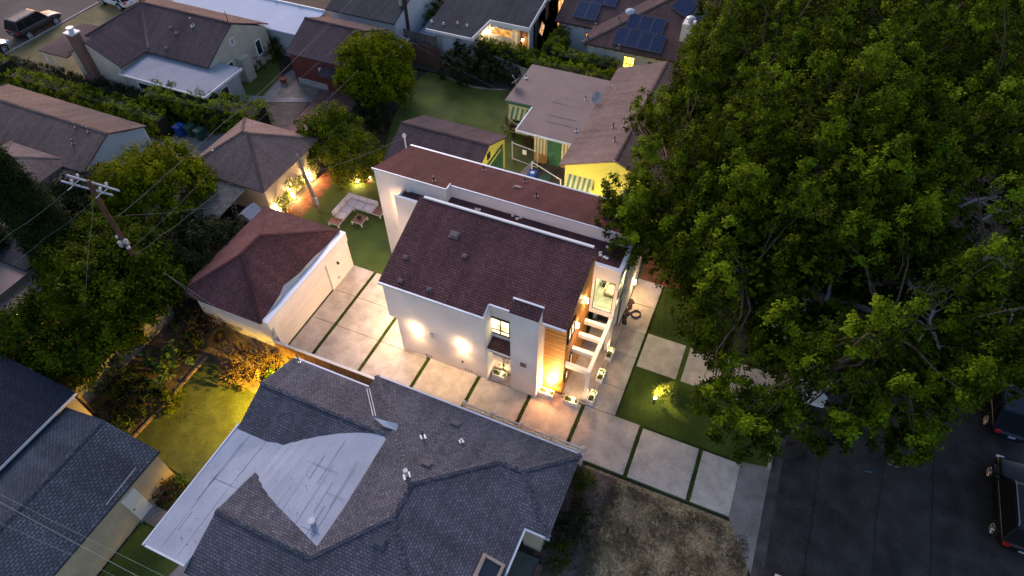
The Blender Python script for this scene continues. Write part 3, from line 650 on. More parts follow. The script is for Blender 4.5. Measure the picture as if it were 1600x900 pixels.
def on_lobes(lobes, per, inner=.72):
    """sub-clump centres near the surface of ellipsoid lobes, with outward directions"""
    cs, os_ = [], []
    for l in lobes:
        c, r = np.array(l[:3]), np.array(l[3:6]); n = max(3, int(per * (r[0] * r[1] * r[2]) ** (2 / 3)))
        u = RNG.normal(0, 1, (n, 3)); u /= np.linalg.norm(u, axis=1)[:, None]
        cs.append(c + u * r * RNG.uniform(inner, 1.03, (n, 1))); o = u / r; os_.append(o / np.linalg.norm(o, axis=1)[:, None])
    return np.concatenate(cs), np.concatenate(os_)
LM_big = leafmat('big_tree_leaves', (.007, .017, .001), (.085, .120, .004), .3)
LM_lit_tip = leafmat('lit_tip_leaves', (.026, .050, .002), (.185, .285, .010), .3)  # brighter crown leaf: light on the plume tops painted into the colour
LM_left = leafmat('left_tree_leaves', (.007, .017, .001), (.100, .145, .005), .3)
LM_yel = leafmat('yellow_green_leaves', (.026, .050, .001), (.220, .260, .005), .3)
LM_citrus = leafmat('citrus_leaves', (.022, .045, .002), (.15, .20, .008), .3, (.30, .24, .03))
LM_hedge = leafmat('hedge_leaves', (.030, .060, .001), (.260, .330, .010), .25)
LM_dark = leafmat('dark_foliage', (.012, .020, .008), (.045, .058, .022), .2)
LM_cyp = leafmat('cypress_foliage', (.006, .014, .004), (.028, .048, .012), .15)
LM_brown = leafmat('brown_foliage', (.05, .035, .02), (.16, .10, .045), .2)
LM_dry = leafmat('dry_grass_blades', (.07, .055, .03), (.24, .19, .10), .2)
LM_fig = leafmat('fig_leaves', (.03, .06, .018), (.12, .19, .05), .3)
LM_palm = leafmat('garden_palm_leaves', (.06, .10, .02), (.30, .36, .09), .3)
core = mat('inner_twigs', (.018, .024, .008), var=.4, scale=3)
def bent(p, q, k=4, j=.15):
    p, q = Vector(p), Vector(q); d = (q - p).length; return [p.lerp(q, i / k) + (Vector([random.uniform(-j, j) for _ in 3 * [0]]) * d * .5 if 0 < i < k else Vector((0, 0, 0))) for i in range(k + 1)]
def tree(name, label, cat, base, lobes, lm, per, n, sig, L, Wd, trunk_r=.2, bm=None, group=None, fork=None, twigs=10):
    per, n, L, Wd = per * 1.6, int(n * 1.35), L * 1.05, Wd * 1.2
    t = thing(name, label, cat, base, group)
    c, o = on_lobes(lobes, per); leaf_mesh('crown', leaf_arrays(c, o, n, sig, L, Wd), lm, t)
    b = MB(); f = Vector(fork) if fork else Vector(base).lerp(Vector(lobes[0][:3]), .5)
    b.tube(bent(base, f, 4, .06), [trunk_r * (1.2 - .1 * i) for i in range(5)], 8)
    for l in random.sample(list(lobes), min(twigs, len(lobes))):
        b.tube(bent(f, l[:3], 4, .12), [trunk_r * k for k in (.6, .45, .32, .2, .06)], 6)
    b.build('trunk', bm or barkd, t, smooth=True); return t
def blob(cx, cy, cz, r, rz, n, lr, seed=1, vert=1.0, top=True):
    """lobes spread over a crown body"""
    rr = random.Random(seed); out = []
    ga = PI * (3 - 5 ** .5)
    for i in range(n):
        z = 1 - 2 * (i + .5) / n
        if top: z = z * .8 + .2
        a = i * ga + rr.uniform(-.25, .25); s = math.sqrt(max(0, 1 - z * z)); k = rr.uniform(.78, 1.08)
        q = lr * rr.uniform(.75, 1.25)
        out.append((cx + r * s * math.cos(a) * k, cy + r * s * math.sin(a) * k, cz + rz * z * k, q, q, q * vert))
    return out

# ------------------------------------------------------------------ planters of the modern house
def planter(c, ang, label, plant=True, spot=None, ln=.78, glow=30):
    t = thing('planter_box', label, 'planter', (c[0], c[1], .05), 'white planter boxes with lit plants')
    u = Vector((math.cos(ang), math.sin(ang), 0)); v = Vector((-u.y, u.x, 0)); z = Vector((0, 0, 1)); C = Vector((c[0], c[1], 0))
    def pb(b):
        for s in (-1, 1):
            b.obox(C + v * s * .16 + z * .23, (u, v, z), (ln / 2, .02, .17)); b.obox(C + u * s * (ln / 2 - .02) + z * .23, (u, v, z), (.02, .139, .168))
        b.obox(C + z * .1, (u, v, z), (ln / 2 - .045, .135, .03))
    one('box', white_paint, pb, t)
    one('soil', dirt_dark, lambda b: b.obox(C + z * .3, (u, v, z), (ln / 2 - .045, .135, .03)), t)
    q = [C + u * k * ln * .3 + z * .42 for k in (-1, 0, 1)]
    sub = np.array([tuple(p) for p in q]); leaf_mesh('plant', leaf_arrays(sub, np.tile([[0, 0, 1.]], (3, 1)), 26, .07, .11, .05), LM_fig, t)
    s = C + u * (spot or 0) + z * .36
    one('spotlight', bulb, lambda b: b.lathe(s, [(0, -.03), (.045, -.02), (.05, .02), (.03, .05), (0, .055)], 10), t)
    lamp(t, s + z * .16, glow * .6, WARM, .05); return t
planter((-8.6, 17.42), 0, 'white planter box with a leafy lit plant in the wall recess', spot=.12, glow=16)
planter((-5.83, 17.38), 0, 'white planter box below the cedar front panel, left of the pergola post', spot=.05, glow=190)
spot(bpy.data.objects['planter_box.001'], (-5.8, 17.36, .5), (-5.75, 17.85, 2.6), 620, (1, .50, .13), 85)
planter((-4.47, 17.42), 0, 'brightly lit white planter box at the driveway end of the porch', spot=.1, glow=30)
planter((-3.52, 18.1), PI / 2, 'white planter box at the foot of the front pergola post', spot=.1, glow=20)
planter((-3.52, 19.55), PI / 2, 'middle white planter box of the three along the porch edge', spot=.1, glow=20)
planter((-3.52, 21.1), PI / 2, 'white planter box at the foot of the rear pergola post', spot=.2, glow=20)
rp = thing('potted_shrub', 'tall leafy shrub glowing yellow in the recess planter', 'shrub', (-8.45, 17.45, .3))
c, o = on_lobes([(-8.4, 17.48, 1.25, .25, .2, .6), (-8.3, 17.5, .8, .25, .2, .3)], 60); leaf_mesh('foliage', leaf_arrays(c, o, 12, .05, .1, .05), LM_palm, rp)
one('stem', barkd, lambda b: b.tube(bent((-8.45, 17.45, .3), (-8.35, 17.5, 1.5)), .015, 5), rp)
# hose and heap by the wall
hs = thing('garden_hose', 'black garden hose lying in a round coil on the front walk', 'hose', (-3.0, 24.55, .06))
def hose(b):
    P = [(-3.0 + (.26 + .03 * math.sin(i * .7)) * math.cos(i * .35), 24.55 + .27 * math.sin(i * .35), .085 + .0012 * i) for i in range(60)]
    b.tube(P + [(-3.4, 24.5, .08), (-3.6, 24.8, .08)], .03, 6)
one('hose_coil', rubber, hose, hs, smooth=True); one('nozzle', flash, lambda b: b.tube([(-3.6, 24.8, .09), (-3.62, 24.95, .1)], .025, 6), hs)
def heap(b):
    for i in range(16):
        y = 23.7 + i * .12; x = -3.5 + random.uniform(-.09, .09); r = random.uniform(.1, .17)
        b.lathe((x, y, .055), [(0, r * .9), (r * .6, r * .7), (r, r * .25), (r * 1.05, 0)], 7)
one('dark_heap', mat('dark_mesh_cloth', (.05, .04, .04), var=.4, scale=6), heap, loc=(-3.5, 24.6, .055), label='dark low heap of crumpled netting along the wall foot beside the hose', cat='netting')

# ------------------------------------------------------------------ garage
G = thing('garage', 'white garage with maroon hipped roof and parapet facing the driveway', 'garage', (-23.3, 17.5, 0))
def gw(b):
    b.box(-26.0, -20.75, 14.2, 21.0, -.02, 2.75)
    b.box(-20.75, -20.55, 14.2, 14.5, -.02, 2.9); b.box(-20.75, -20.55, 19.15, 21.35, -.02, 2.9); b.box(-20.75, -20.55, 14.5, 19.15, 2.25, 2.9)
    b.box(-20.9, -20.5, 21.0, 21.38, 2.3, 2.9); b.box(-20.9, -20.5, 13.9, 14.2, 2.3, 2.9)
one('wall', white, gw, G)
gd = one('garage_door', mat('garage_door_panel', (.76, .72, .69), var=.05), lambda b: [b.box(-20.74, -20.68, 14.5, 19.15, .02 + k * .56, .02 + k * .56 + .545) for k in range(4)], G)
one('parapet_cap', trim_blue, lambda b: b.box(-20.93, -20.5, 13.88, 21.42, 2.9, 2.95), G)
gE = lambda y: 0
a1, a2 = (-23.45, 16.25, 4.8), (-23.4, 17.9, 4.8)
cE = [(520, 680), (560, 580), (590, 520), (610, 470), (700, 400), (790, 300), (850, 265), (940, 190)]
cE = [(280 + x / 3.75, 320 + y / 3.75) for x, y in cE]
sl = (4.8 - 2.95) / (23.4 - 20.55); EP = [onP(x, y, 4.8 - sl * 23.42, -sl, 0) for x, y in cE]
EP = [(min(p[0], -20.9), p[1], p[2]) for p in EP]
c0, c1, c2, c3 = (-26.4, 13.7, 3.0), (-20.75, 13.7, 3.05), (-20.9, 21.35, 3.05), (-26.4, 21.35, 3.0)
one('roof', sh_maroon, lambda b: b.slab([[c0, c1, a1], [c3, c0, a1, a2], [c2, c3, a2], [a2, a1, c1] + EP + [c2]], .1), G)
caps([(c0, a1), (c1, a1), (a1, a2), (a2, c2), (a2, c3)], sh_maroon2, G)
def strip(b):
    n = len(EP)
    for i in range(n - 1):
        p, q = EP[i], EP[i + 1]; b.poly([(p[0], p[1], p[2] - .05), (-20.85, p[1], 2.86), (-20.85, q[1], 2.86), (q[0], q[1], q[2] - .05)])
one('roof_cricket', rollroof, strip, G)
one('fitting_box', flash, lambda b: b.box(-20.55, -20.45, 19.75, 19.9, .45, .6), G)
one('fitting_box', flash, lambda b: b.box(-20.75, -20.6, 14.02, 14.18, 1.5, 1.75), G)
gl = thing('wall_lamp', 'unlit dark wall lamp on the garage wall near the backyard', 'wall lamp', (-20.55, 20.0, 1.7))
one('bracket', black, lambda b: b.box(-20.55, -20.45, 19.98, 20.02, 1.68, 1.72), gl); one('lamp_shade', black, lambda b: b.lathe((-20.42, 20.0, 1.62), [(0, .16), (.05, .14), (.09, 0), (.07, 0)], 10), gl)

# ------------------------------------------------------------------ the big grey-roofed house in the foreground
K = .36
N_ = thing('grey_house', 'house with slate grey hipped roof and pale flat section in the foreground', 'house', (-10, 8, 0))
zN = lambda y: 3 + K * (13.35 - y)
xr, rn, rs, zr = -8.5, 8.55, 7.05, 4.74
r0, r1 = (xr, rn, zr), (xr, rs, zr)
def mainroof(b):
    # north slope, east slope, south slope, west slope
    j = 3.0; yv = 11.345; xv = -3.75 - (13.35 - yv)                # where the east bump meets
    zb = zN(yv)
    b.slab([[(-2.66, 13.35, 3), (-13.4, 13.35, 3), r0, (xv, yv, zb), (-4.67, yv, zb)],
            [(-4.67, yv, zb), (-2.66, 9.34, 3), (-2.66, 13.35, 3)],
            [(-4.67, yv, zb), (xv, yv, zb), (-3.75, 9.34, 3), (-2.66, 9.34, 3)],
            [(-3.75, 9.34, 3), (xv, yv, zb), r0, r1, (-3.75, 2.3, 3)],
            [(-3.75, 2.3, 3), r1, (-10.95, 4.6, 3.86), (-15.62, 4.6, 3.86), (-15.62, 2.2, 3)],
            [r1, r0, (-13.4, 13.35, 3), (-13.4, 11.9, 3.0), (-10.8, 10.2, 3.92), (-10.8, 6.8, 3.88), (-10.95, 4.6, 3.86)],
            [(-10.95, 4.6, 3.86), (-10.8, 6.8, 3.15), (-15.62, 6.8, 3.15), (-15.62, 4.6, 3.86)]], .1)
one('roof', sh_grey, mainroof, N_)
caps([((-13.4, 13.35, 3), r0), (r0, r1), (r0, (-5.76, 11.345, 3.72)), ((-5.76, 11.345, 3.72), (-4.67, 11.345, 3.72)), ((-4.67, 11.345, 3.72), (-2.66, 13.35, 3)), ((-4.67, 11.345, 3.72), (-2.66, 9.34, 3)),
      (r1, (-10.95, 4.6, 3.86)), ((-10.95, 4.6, 3.86), (-15.62, 4.6, 3.86)), (r1, (-3.75, 2.3, 3))], sh_grey, N_, w=.13)
P, L = roofpolys(-17.85, -10.4, 8.25, 12.62, 3.0, 3.84, 'x', 0, 0)
one('roof', sh_grey, lambda b: b.slab(P, .1), N_); caps(L, sh_grey, N_, w=.13)
MN = lambda x: 2.99 + (0 if x < -15.3 else .86 * (1 - math.exp(-(x + 15.3) / 3.2)) / (1 - math.exp(-4.5 / 3.2)))
ML = lambda x: 3.02 + .1 * (x + 17.9)
MF = lambda x, y=2.5: ML(x) + (MN(x) - ML(x)) * min(1, max(0, (y - 5.5) / 3))
def metal(b):
    X_ = [-17.9, -15.62, -15.3, -14.9, -14.4, -13.8, -13.0, -12.2, -11.4, -10.8]; P = []
    for x0, x1 in zip(X_, X_[1:]):
        ya = 2.45 if x1 <= -15.6 else 4.75; y0, y1 = [8.5 + .3 * (x + 17.9) for x in (x0, x1)]
        y0, y1 = min(y0, 10.6), min(y1, 10.6); P.append([(x0, ya, MF(x0)), (x1, ya, MF(x1)), (x1, 5.5, MF(x1)), (x0, 5.5, MF(x0))])
        P += [[(x0, 5.5, MF(x0)), (x1, 5.5, MF(x1)), (x1, y1, MF(x1, y1))], [(x0, 5.5, MF(x0)), (x1, y1, MF(x1, y1)), (x0, y0, MF(x0, y0))]]
    b.slab(P, .08)
one('flat_roof', rollroof, metal, N_)
def seams(b):
    for (x0, y0, x1, y1) in ((541, 700, 435, 860), (0, 0, 0, 0)):
        if not x0: continue
        p, q = onP(x0, y0, 3.02 + .098 * 17.9, .098, 0), onP(x1, y1, 3.02 + .098 * 17.9, .098, 0)
    A, B_ = 3.02 + .098 * 17.9, .098
    for x0, y0, x1, y1 in ((463, 701, 461, 701), (340, 740, 318, 788), (410, 712, 352, 800), (508, 712, 466, 742), (466, 742, 425, 800), (478, 720, 520, 755), (520, 755, 490, 800), (540, 690, 470, 745), (330, 745, 400, 770), (560, 722, 508, 790), (510, 770, 538, 782), (508, 790, 463, 852), (470, 822, 500, 836), (300, 800, 290, 835), (400, 770, 355, 830), (378, 690, 330, 760)):
        p, q = Vector(onP(x0, y0, A, B_, 0)), Vector(onP(x1, y1, A, B_, 0))
        # roll joints run with the house: snap to its two directions
        if abs(p.x - q.x) > abs(p.y - q.y): q = Vector((q.x, p.y, MF(q.x)))
        else: q = Vector((p.x, q.y, MF(p.x)))
        if (p - q).length > .25: k_ = [p.lerp(q, i_ / 6) for i_ in range(7)]; b.tube([(v.x, v.y, MF(v.x, v.y) + .006) for v in k_], .008, 4)
    for x in (-17.1, -16.2, -15.2, -14.3, -13.3, -12.4, -11.4): b.tube([(x, y_, MF(x, y_) + .003) for y_ in (2.6 if x < -15.6 else 5, 5.5, 6.5, 7.5, 8.4)], .006, 4)
one('tar_seam', seam, seams, N_)
one('edge_trim', trim_blue, lambda b: b.box(-17.99, -17.91, 2.37, 8.5, 2.86, 3.03), N_); one('edge_trim', trim_blue, lambda b: b.obox((-16.7, 2.4, MF(-16.7) - .04), ((1, 0, .098), (0, 1, 0), (-.098, 0, 1)), (1.1, .04, .08)), N_); one('edge_trim', trim_blue, lambda b: b.box(-10.79, -10.72, 4.6, 10.3, 3.72, 3.80), N_)
for g_ in ((-13.4, -2.66, 13.36, 13.45, 2.88, 2.98), (-3.74, -2.6, 9.24, 9.33, 2.86, 2.97), (-3.74, -3.65, 2.3, 9.23, 2.86, 2.97), (-17.8, -13.45, 12.63, 12.72, 2.87, 2.97)): one('gutter', trim_blue, lambda b: b.box(*g_), N_)
one('flashing', rollroof, lambda b: b.slab([[U(583, 652, 3.85), U(601, 657, 4.0), U(622, 662, 4.1), U(620, 673, 4.0), U(600, 666, 3.98)]], .03), N_)
def nw(b):
    b.box(-13.0, -3.05, 9.75, 12.95, -.02, 2.86); b.box(-13.0, -4.15, 2.7, 9.75, -.02, 2.86); b.box(-17.4, -13.0, 8.7, 12.2, -.02, 2.86)
    b.box(-3.9, -3.06, 9.6, 9.75, -.02, 2.86)
one('wall', cream, nw, N_)
one('gable_wall', cream, lambda b: b.add([(x, y, z) for x in (-17.4, -17.3) for y, z in ((8.7, 2.86), (12.2, 2.86), (10.43, 3.6))], [(0, 2, 1), (3, 4, 5), (0, 3, 5, 2), (1, 2, 5, 4)]), N_)
one('porch_roof', mat('porch_deck', (.10, .11, .11), var=.3), lambda b: b.box(-4.1, -2.95, 4.5, 9.2, .05, .3), N_)
one('porch_edge', brick_dark, lambda b: b.box(-2.95, -2.7, 4.5, 9.0, .02, .34), N_)
one('window', black, lambda b: b.box(-3.06, -3.02, 10.2, 11.4, .8, 2.2), N_)
one('porch_post', white_paint, lambda b: b.box(-17.0, -16.8, 2.9, 3.1, 0, 2.85), N_)
for x, y, s in ((712, 662, .25), (667, 725, .25), (593, 846, .28)):
    p = onP(x, y, *( (3 + K * 13.35, 0, -K) if y < 800 else (4.74 - K * 7.05, 0, K))); roofvent(N_, p, (0, K if y < 800 else -K, 1), mat('dark_vent', (.10, .10, .12)), s)
vent(N_, onP(661, 683, 3 + K * 13.35, 0, -K), .45, .05, black, flash, (0, K, 1)); vent(N_, onP(721, 690, 3 + K * 13.35, 0, -K), .2, .04, flash, flash, (0, K, 1))
vent(N_, onP(636, 744, 4.74 + K * 8.5, K, 0), .5, .08, flash, flash, (-K, 0, 1)); vent(N_, onP(490, 818, 3.02 + .098 * 17.9, .098, 0), .3, .12, flash, rollroof)
vent(N_, onP(468, 566, 3.84 + .385 * 10.43, 0, -.385), .6, .03, black, flash, (0, K, 1))
for dx in (0, 4): one('conduit', flash, lambda b: b.tube([U(573 + dx, 607, 3.3), U(583 + dx, 650, 3.87)], .02, 5), N_)
sk = thing('roof_hatch', 'wooden framed roof hatch at the lower edge of the grey roof', 'hatch', onP(763, 893, 4.74 - .36 * 0 + .0, 0, 0))
hp = Vector(onP(763, 893, 3 - K * 3.75, -K, 0)); hn = Vector((K, 0, 1)).normalized(); hv = Vector((0, 1, 0)); hu = hv.cross(hn)
sk.location = hp
one('curb_frame', mat('hatch_wood', (.42, .33, .26), var=.2), lambda b: [b.obox(hp + hu * s * .42 + hn * .1, (hu, hv, hn), (.06, .5, .1)) for s in (-1, 1)] + [b.obox(hp + hv * s * .44 + hn * .1, (hu, hv, hn), (.36, .06, .095)) for s in (-1, 1)], sk)
one('pane', darkpane, lambda b: b.obox(hp + hn * .12, (hu, hv, hn), (.36, .38, .01)), sk)
fl = thing('flood_light', 'yellow flood lamp under the west gable of the grey roofed house', 'lamp', (-17.5, 11.9, 2.2))
one('housing', black, lambda b: b.obox((-17.48, 11.9, 2.2), ((1, 0, 0), (0, 1, 0), (0, 0, 1)), (.08, .1, .08)), fl); one('lens', bulb_soft, lambda b: b.obox((-17.58, 11.9, 2.16), ((1, 0, 0), (0, 1, 0), (0, 0, 1)), (.02, .08, .06)), fl)
spot(fl, (-17.9, 11.9, 2.0), (-19.2, 11.3, 0), 2300, (1, .56, .03), 130)

# fences
V = thing('vinyl_fence', 'white vinyl fence with panels and posts between driveway and grey roof', 'fence', (-6, 14.3, 0))
vx = [-9.1, -7.55, -6.0, -4.4, -2.8]
vin = bpy.data.materials.new('translucent_vinyl'); MATS['tv'] = vin; Nn, Ll, bb = nodes(vin); bb.inputs['Base Color'].default_value = (.75, .68, .6, 1); bb.inputs['Roughness'].default_value = .5
tt = Nn.new('ShaderNodeBsdfTranslucent'); tt.inputs[0].default_value = (.8, .68, .55, 1); mx = Nn.new('ShaderNodeMixShader'); mx.inputs[0].default_value = .55
Ll.new(bb.outputs[0], mx.inputs[1]); Ll.new(tt.outputs[0], mx.inputs[2]); Ll.new(mx.outputs[0], Nn['Material Output'].inputs[0])
for x in vx: one('post', plastic_white, lambda b, x=x: [b.box(x - .06, x + .06, 14.24, 14.36, -.02, 1.85), b.box(x - .09, x + .09, 14.21, 14.39, 1.85, 1.9), b.add([(x - .08, 14.22, 1.9), (x + .08, 14.22, 1.9), (x + .08, 14.38, 1.9), (x - .08, 14.38, 1.9), (x, 14.3, 1.98)], [(0, 1, 4), (1, 2, 4), (2, 3, 4), (3, 0, 4)])], V)
for a, c in zip(vx, vx[1:]):
    one('rail', plastic_white, lambda b, a=a, c=c: b.box(a + .06, c - .06, 14.26, 14.34, 1.72, 1.8), V)
    one('rail', plastic_white, lambda b, a=a, c=c: b.box(a + .06, c - .06, 14.26, 14.34, 1.38, 1.46), V)
    one('panel', vin, lambda b, a=a, c=c: b.box(a + .06, c - .06, 14.285, 14.315, .06, 1.38), V)
    n = int((c - a - .12) / .16)
    one('pickets', plastic_white, lambda b, a=a, c=c, n=n: [b.box(a + .12 + i * (c - a - .24) / n, a + .15 + i * (c - a - .24) / n, 14.29, 14.31, 1.46, 1.72) for i in range(n + 1)], V, kind='stuff')
one('rail', plastic_white, lambda b: b.box(-9.2, -9.12, 13.4, 14.24, 1.25, 1.35), V)
def fence(name, label, p, q, z0, z1, m, capm=None, bw=.15, postm=None, cat='fence', step=2.4, posts=True, both=None):
    p, q = Vector((*p, 0)), Vector((*q, 0)); d = q - p; u = d.normalized(); v = Vector((-u.y, u.x, 0)); t = thing(name, label, cat, p); n = int(d.length / bw); z = Vector((0, 0, 1))
    def bd(b):
        for i in range(n):
            h = z1 + random.uniform(-.02, .02); b.obox(p + u * (i + .5) * bw + v * random.uniform(-.006, .006) + z * (z0 + h) / 2, (u, v, z), (bw * .47, .012, (h - z0) / 2))
    one('boards', m, bd, t, kind='stuff')
    if posts:
        k = max(1, round(d.length / step))
        for i in range(k + 1): one('post', postm or m, lambda b, i=i: b.obox(p + u * d.length * i / k + v * .06 + z * (z1 / 2), (u, v, z), (.05, .05, z1 / 2 + .03)), t)
    if capm: one('cap_rail', capm, lambda b: b.obox(p + d * .5 + z * (z1 + .05), (u, v, z), (d.length / 2, .07, .03)), t)
    return t
fence('wood_fence', 'brown board fence with white cap between garage and grey roofed house', (-20.75, 13.95), (-9.5, 14.1), 0, 1.15, fencewood, white_paint)

# ------------------------------------------------------------------ south-west corner
SH = thing('garden_shed', 'tan outbuilding with blue grey shingle roof and pale door', 'outbuilding', (-23.5, 2.5, 0))
wing(SH, -26.45, -20.55, -1.0, 5.95, 2.75, 3.6, 'y', tan, sh_blue, 0, 0, .3, None)
sdoor = one('door', white_paint, lambda b: [b.box(-20.85, -20.80, 3.5, 4.25, .1, 2.1)] , SH)
one('door_panel', white_paint, lambda b: [b.box(-20.80, -20.785, 3.58, 4.17, z, z + .8) for z in (.25, 1.2)], sdoor)
one('handle', black, lambda b: b.obox((-20.76, 3.62, 1.1), ((1, 0, 0), (0, 1, 0), (0, 0, 1)), (.03, .03, .03)), sdoor)
one('threshold', concrete_old, lambda b: b.box(-20.85, -20.7, 3.4, 4.35, 0, .1), SH)
one('roof_pipe', flash, lambda b: b.tube([U(212, 731, 2.98), U(166, 788, 2.98)], .015, 5), SH)
NV = thing('navy_roofed_house', 'house with dark navy shingle roof at the left edge', 'house', (-31, 2, 0))
wing(NV, -37.0, -26.3, -4.0, 6.65, 3.15, 3.9, 'y', tan, sh_navy, 0, 0, .3, white_paint)
BWL = thing('block_wall', 'pale grey block wall between the big left tree and the side yard', 'wall', (-28.2, 10, 0))
blk = mat('grey_blocks', (.30, .29, .28), var=.2)
for i in range(16):
    for k in range(8):
        y = 7.0 + i * .41
        one('block', blk, lambda b, y=y, k=k: b.box(-28.3, -28.1 + random.uniform(-.006, .006), y + .008 + (k % 2) * .2, y + .402 + (k % 2) * .2, k * .2 + .006, k * .2 + .196), BWL)
one('mortar', mat('mortar', (.2, .19, .18)), lambda b: b.box(-28.28, -28.13, 7.02, 13.7, 0, 1.58), BWL)
yp = thing('yellow_post', 'thin yellow painted post by the block wall corner', 'post', U(148, 645, 0)); q = Vector(U(148, 645, 0))
one('pole', mat('yellow_paint', (.6, .36, .05)), lambda b: b.tube([q, q + Vector((-.15, .1, 1.9))], .03, 8), yp); one('foot', concrete_old, lambda b: b.lathe(q, [(.1, 0), (.1, .06), (0, .08)], 8), yp)
OH = thing('tan_house', 'tan walled house lit orange at the left picture edge', 'house', (-37, 11, 0))
one('wall', tan, lambda b: b.box(-42, -35.4, 8.6, 13.2, -.02, 3.0), OH); one('wall', tan, lambda b: b.box(-35.4, -34.2, 8.6, 11.3, -.02, 2.6), OH)
one('roof', sh_navy, lambda b: b.slab([[(-42.3, 11.4, 3.3), (-35.2, 11.4, 3.3), (-35.2, 13.6, 3.02), (-42.3, 13.6, 3.02)]], .12), OH)
one('flat_roof', flattan, lambda b: [b.box(-42.1, -35.2, 8.4, 11.38, 3.0, 3.1), b.box(-35.3, -34.0, 8.4, 11.4, 2.6, 2.7)], OH)
one('gutter', white_paint, lambda b: b.box(-34.0, -33.92, 8.4, 11.4, 2.58, 2.7), OH)
ol = thing('wall_lamp', 'orange lamp glowing on the tan house wall at the left edge', 'wall lamp', (-34.1, 9.2, 1.9))
one('lens', bulb_soft, lambda b: b.lathe((-34.05, 9.2, 1.85), [(0, 0), (.07, .03), (.05, .12), (0, .14)], 8), ol); one('bracket', black, lambda b: b.box(-34.2, -34.05, 9.17, 9.23, 1.98, 2.02), ol); lamp(ol, (-33.8, 9.1, 1.8), 200, WARMER, .08)

# ------------------------------------------------------------------ west and north-west
WH = thing('west_house', 'brown roofed house with brick chimney and white gable at left', 'house', (-45, 21, 0))
wing(WH, -53.5, -39.55, 19.3, 25.0, 3.0, 4.25, 'x', blue_wall, sh_brown, 1.5, 0, .3, None)
wing(WH, -47.2, -41.4, 14.9, 20.2, 3.0, 4.0, 'y', cream, sh_tan, 0, 2.4, .3, None)
one('gable_wall', white, lambda b: b.add([(x, y, z) for x in (-39.75, -39.66) for y, z in ((19.5, -.02), (24.8, -.02), (24.8, 2.95), (22.15, 4.0), (19.5, 2.95))], [(4, 3, 2, 1, 0), (5, 6, 7, 8, 9), (0, 1, 6, 5), (1, 2, 7, 6), (2, 3, 8, 7), (3, 4, 9, 8)]), WH)
one('lean_to_roof', sh_brown, lambda b: b.slab([[(-41.3, 18.0, 2.7), (-38.9, 18.0, 2.7), (-38.9, 20.6, 2.95), (-41.3, 20.6, 2.95)]], .1), WH)
one('lean_to_wall', grey_wall, lambda b: b.box(-41.1, -39.1, 18.2, 20.5, -.02, 2.6), WH)
one('chimney', brick_orange, lambda b: [b.box(-51.6, -50.4, 19.6, 20.8, 2, 5.0)], WH)
one('chimney_cap', rollroof, lambda b: [b.box(-51.65, -50.9, 19.55, 20.85, 5.0, 5.12)], WH)
for x, y in ((139, 205), (119, 198), (115, 224)): vent(WH, onP(x, y, 4.25 - .44 * 22.15, 0, .44), .3, .05, pinkvent)
NH = thing('hip_roofed_garage', 'cream garage with tan hipped roof beside the backyard turf', 'garage', (-30.7, 25.6, 0))
wing(NH, -34.0, -27.55, 22.55, 28.75, 2.8, 4.5, 'x', cream, sh_tan, 3.0, 3.0, .62, None, sh_brown)
vent(NH, U(336, 243, 3.2), .4, .05, white_paint)
PT = thing('patio_cover', 'weathered corrugated patio cover over cluttered storage', 'patio cover', (-31, 20.6, 0))
def cor(b):
    y0, y1, z0, z1 = 19.35, 22.5, 2.35, 2.62; n = 44; xs = [-32.6 + 3.6 * i / n for i in range(n + 1)]
    vs = [(x, y, z + (.025 if i % 2 else -.025)) for y, z in ((y0, z0), (y1, z1)) for i, x in enumerate(xs)] ; m = n + 1
    b.add(vs + [(x, y, z - .02) for x, y, z in vs], [(i, i + 1, m + i + 1, m + i) for i in range(n)] + [(2 * m + m + i, 2 * m + m + i + 1, 2 * m + i + 1, 2 * m + i) for i in range(n)])
one('corrugated_sheet', corr, cor, PT)
for x, y in ((-32.4, 19.5), (-29.2, 19.5)): one('post', fencewood, lambda b, x=x, y=y: b.box(x - .05, x + .05, y - .05, y + .05, 0, 2.3), PT)
one('beam', fencewood, lambda b: b.box(-32.6, -29.0, 19.42, 19.52, 2.2, 2.31), PT)
DS = thing('small_shed', 'tiny grey shed with dark opening behind the white garage', 'shed', (-28.3, 21.4, 0))
one('wall', grey_wall, lambda b: walls(b, -28.6, -27.5, 20.9, 21.9, 1.7, 'y', 2.1), DS); one('roof', rollroof, lambda b: b.slab(roofpolys(-28.75, -27.35, 20.8, 22.0, 1.72, 2.25, 'y')[0], .05), DS)
one('opening', black, lambda b: b.box(-28.35, -27.75, 20.86, 20.905, 0, 1.5), DS)
LD = thing('step_ladder', 'pale step ladder standing in the storage yard', 'ladder', (-28.9, 20.0, 0))
q = Vector(U(368, 335, 0)); LD.location = q
for s in (-.22, .22): one('rail', flash, lambda b, s=s: b.tube([q + Vector((s, 0, 0)), q + Vector((s * .7, .35, 1.7))], .025, 5), LD); one('leg', flash, lambda b, s=s: b.tube([q + Vector((s, .8, 0)), q + Vector((s * .7, .38, 1.7))], .02, 5), LD)
for k in range(5): one('rung', flash, lambda b, k=k: b.obox(q + Vector((0, .07 * (k + .6), .32 * (k + .7))), ((1, 0, 0), (0, 1, 0), (0, 0, 1)), (.2, .04, .012)), LD)
for i, (x, y) in enumerate(((345, 330), (330, 340), (352, 318), (395, 345))):
    p = U(x, y, 0); one('storage_box', [corr, fencewood, grey_wall, black][i], lambda b, p=p: [b.bevbox(p[0] - .35, p[0] + .3, p[1] - .25, p[1] + .3, 0, .55, .03), b.box(p[0] - .38, p[0] + .33, p[1] - .28, p[1] + .33, .5, .58)], loc=p,
        label='%s storage box in the cluttered yard by the patio cover' % ['pale', 'brown', 'grey', 'black'][i], cat='box')

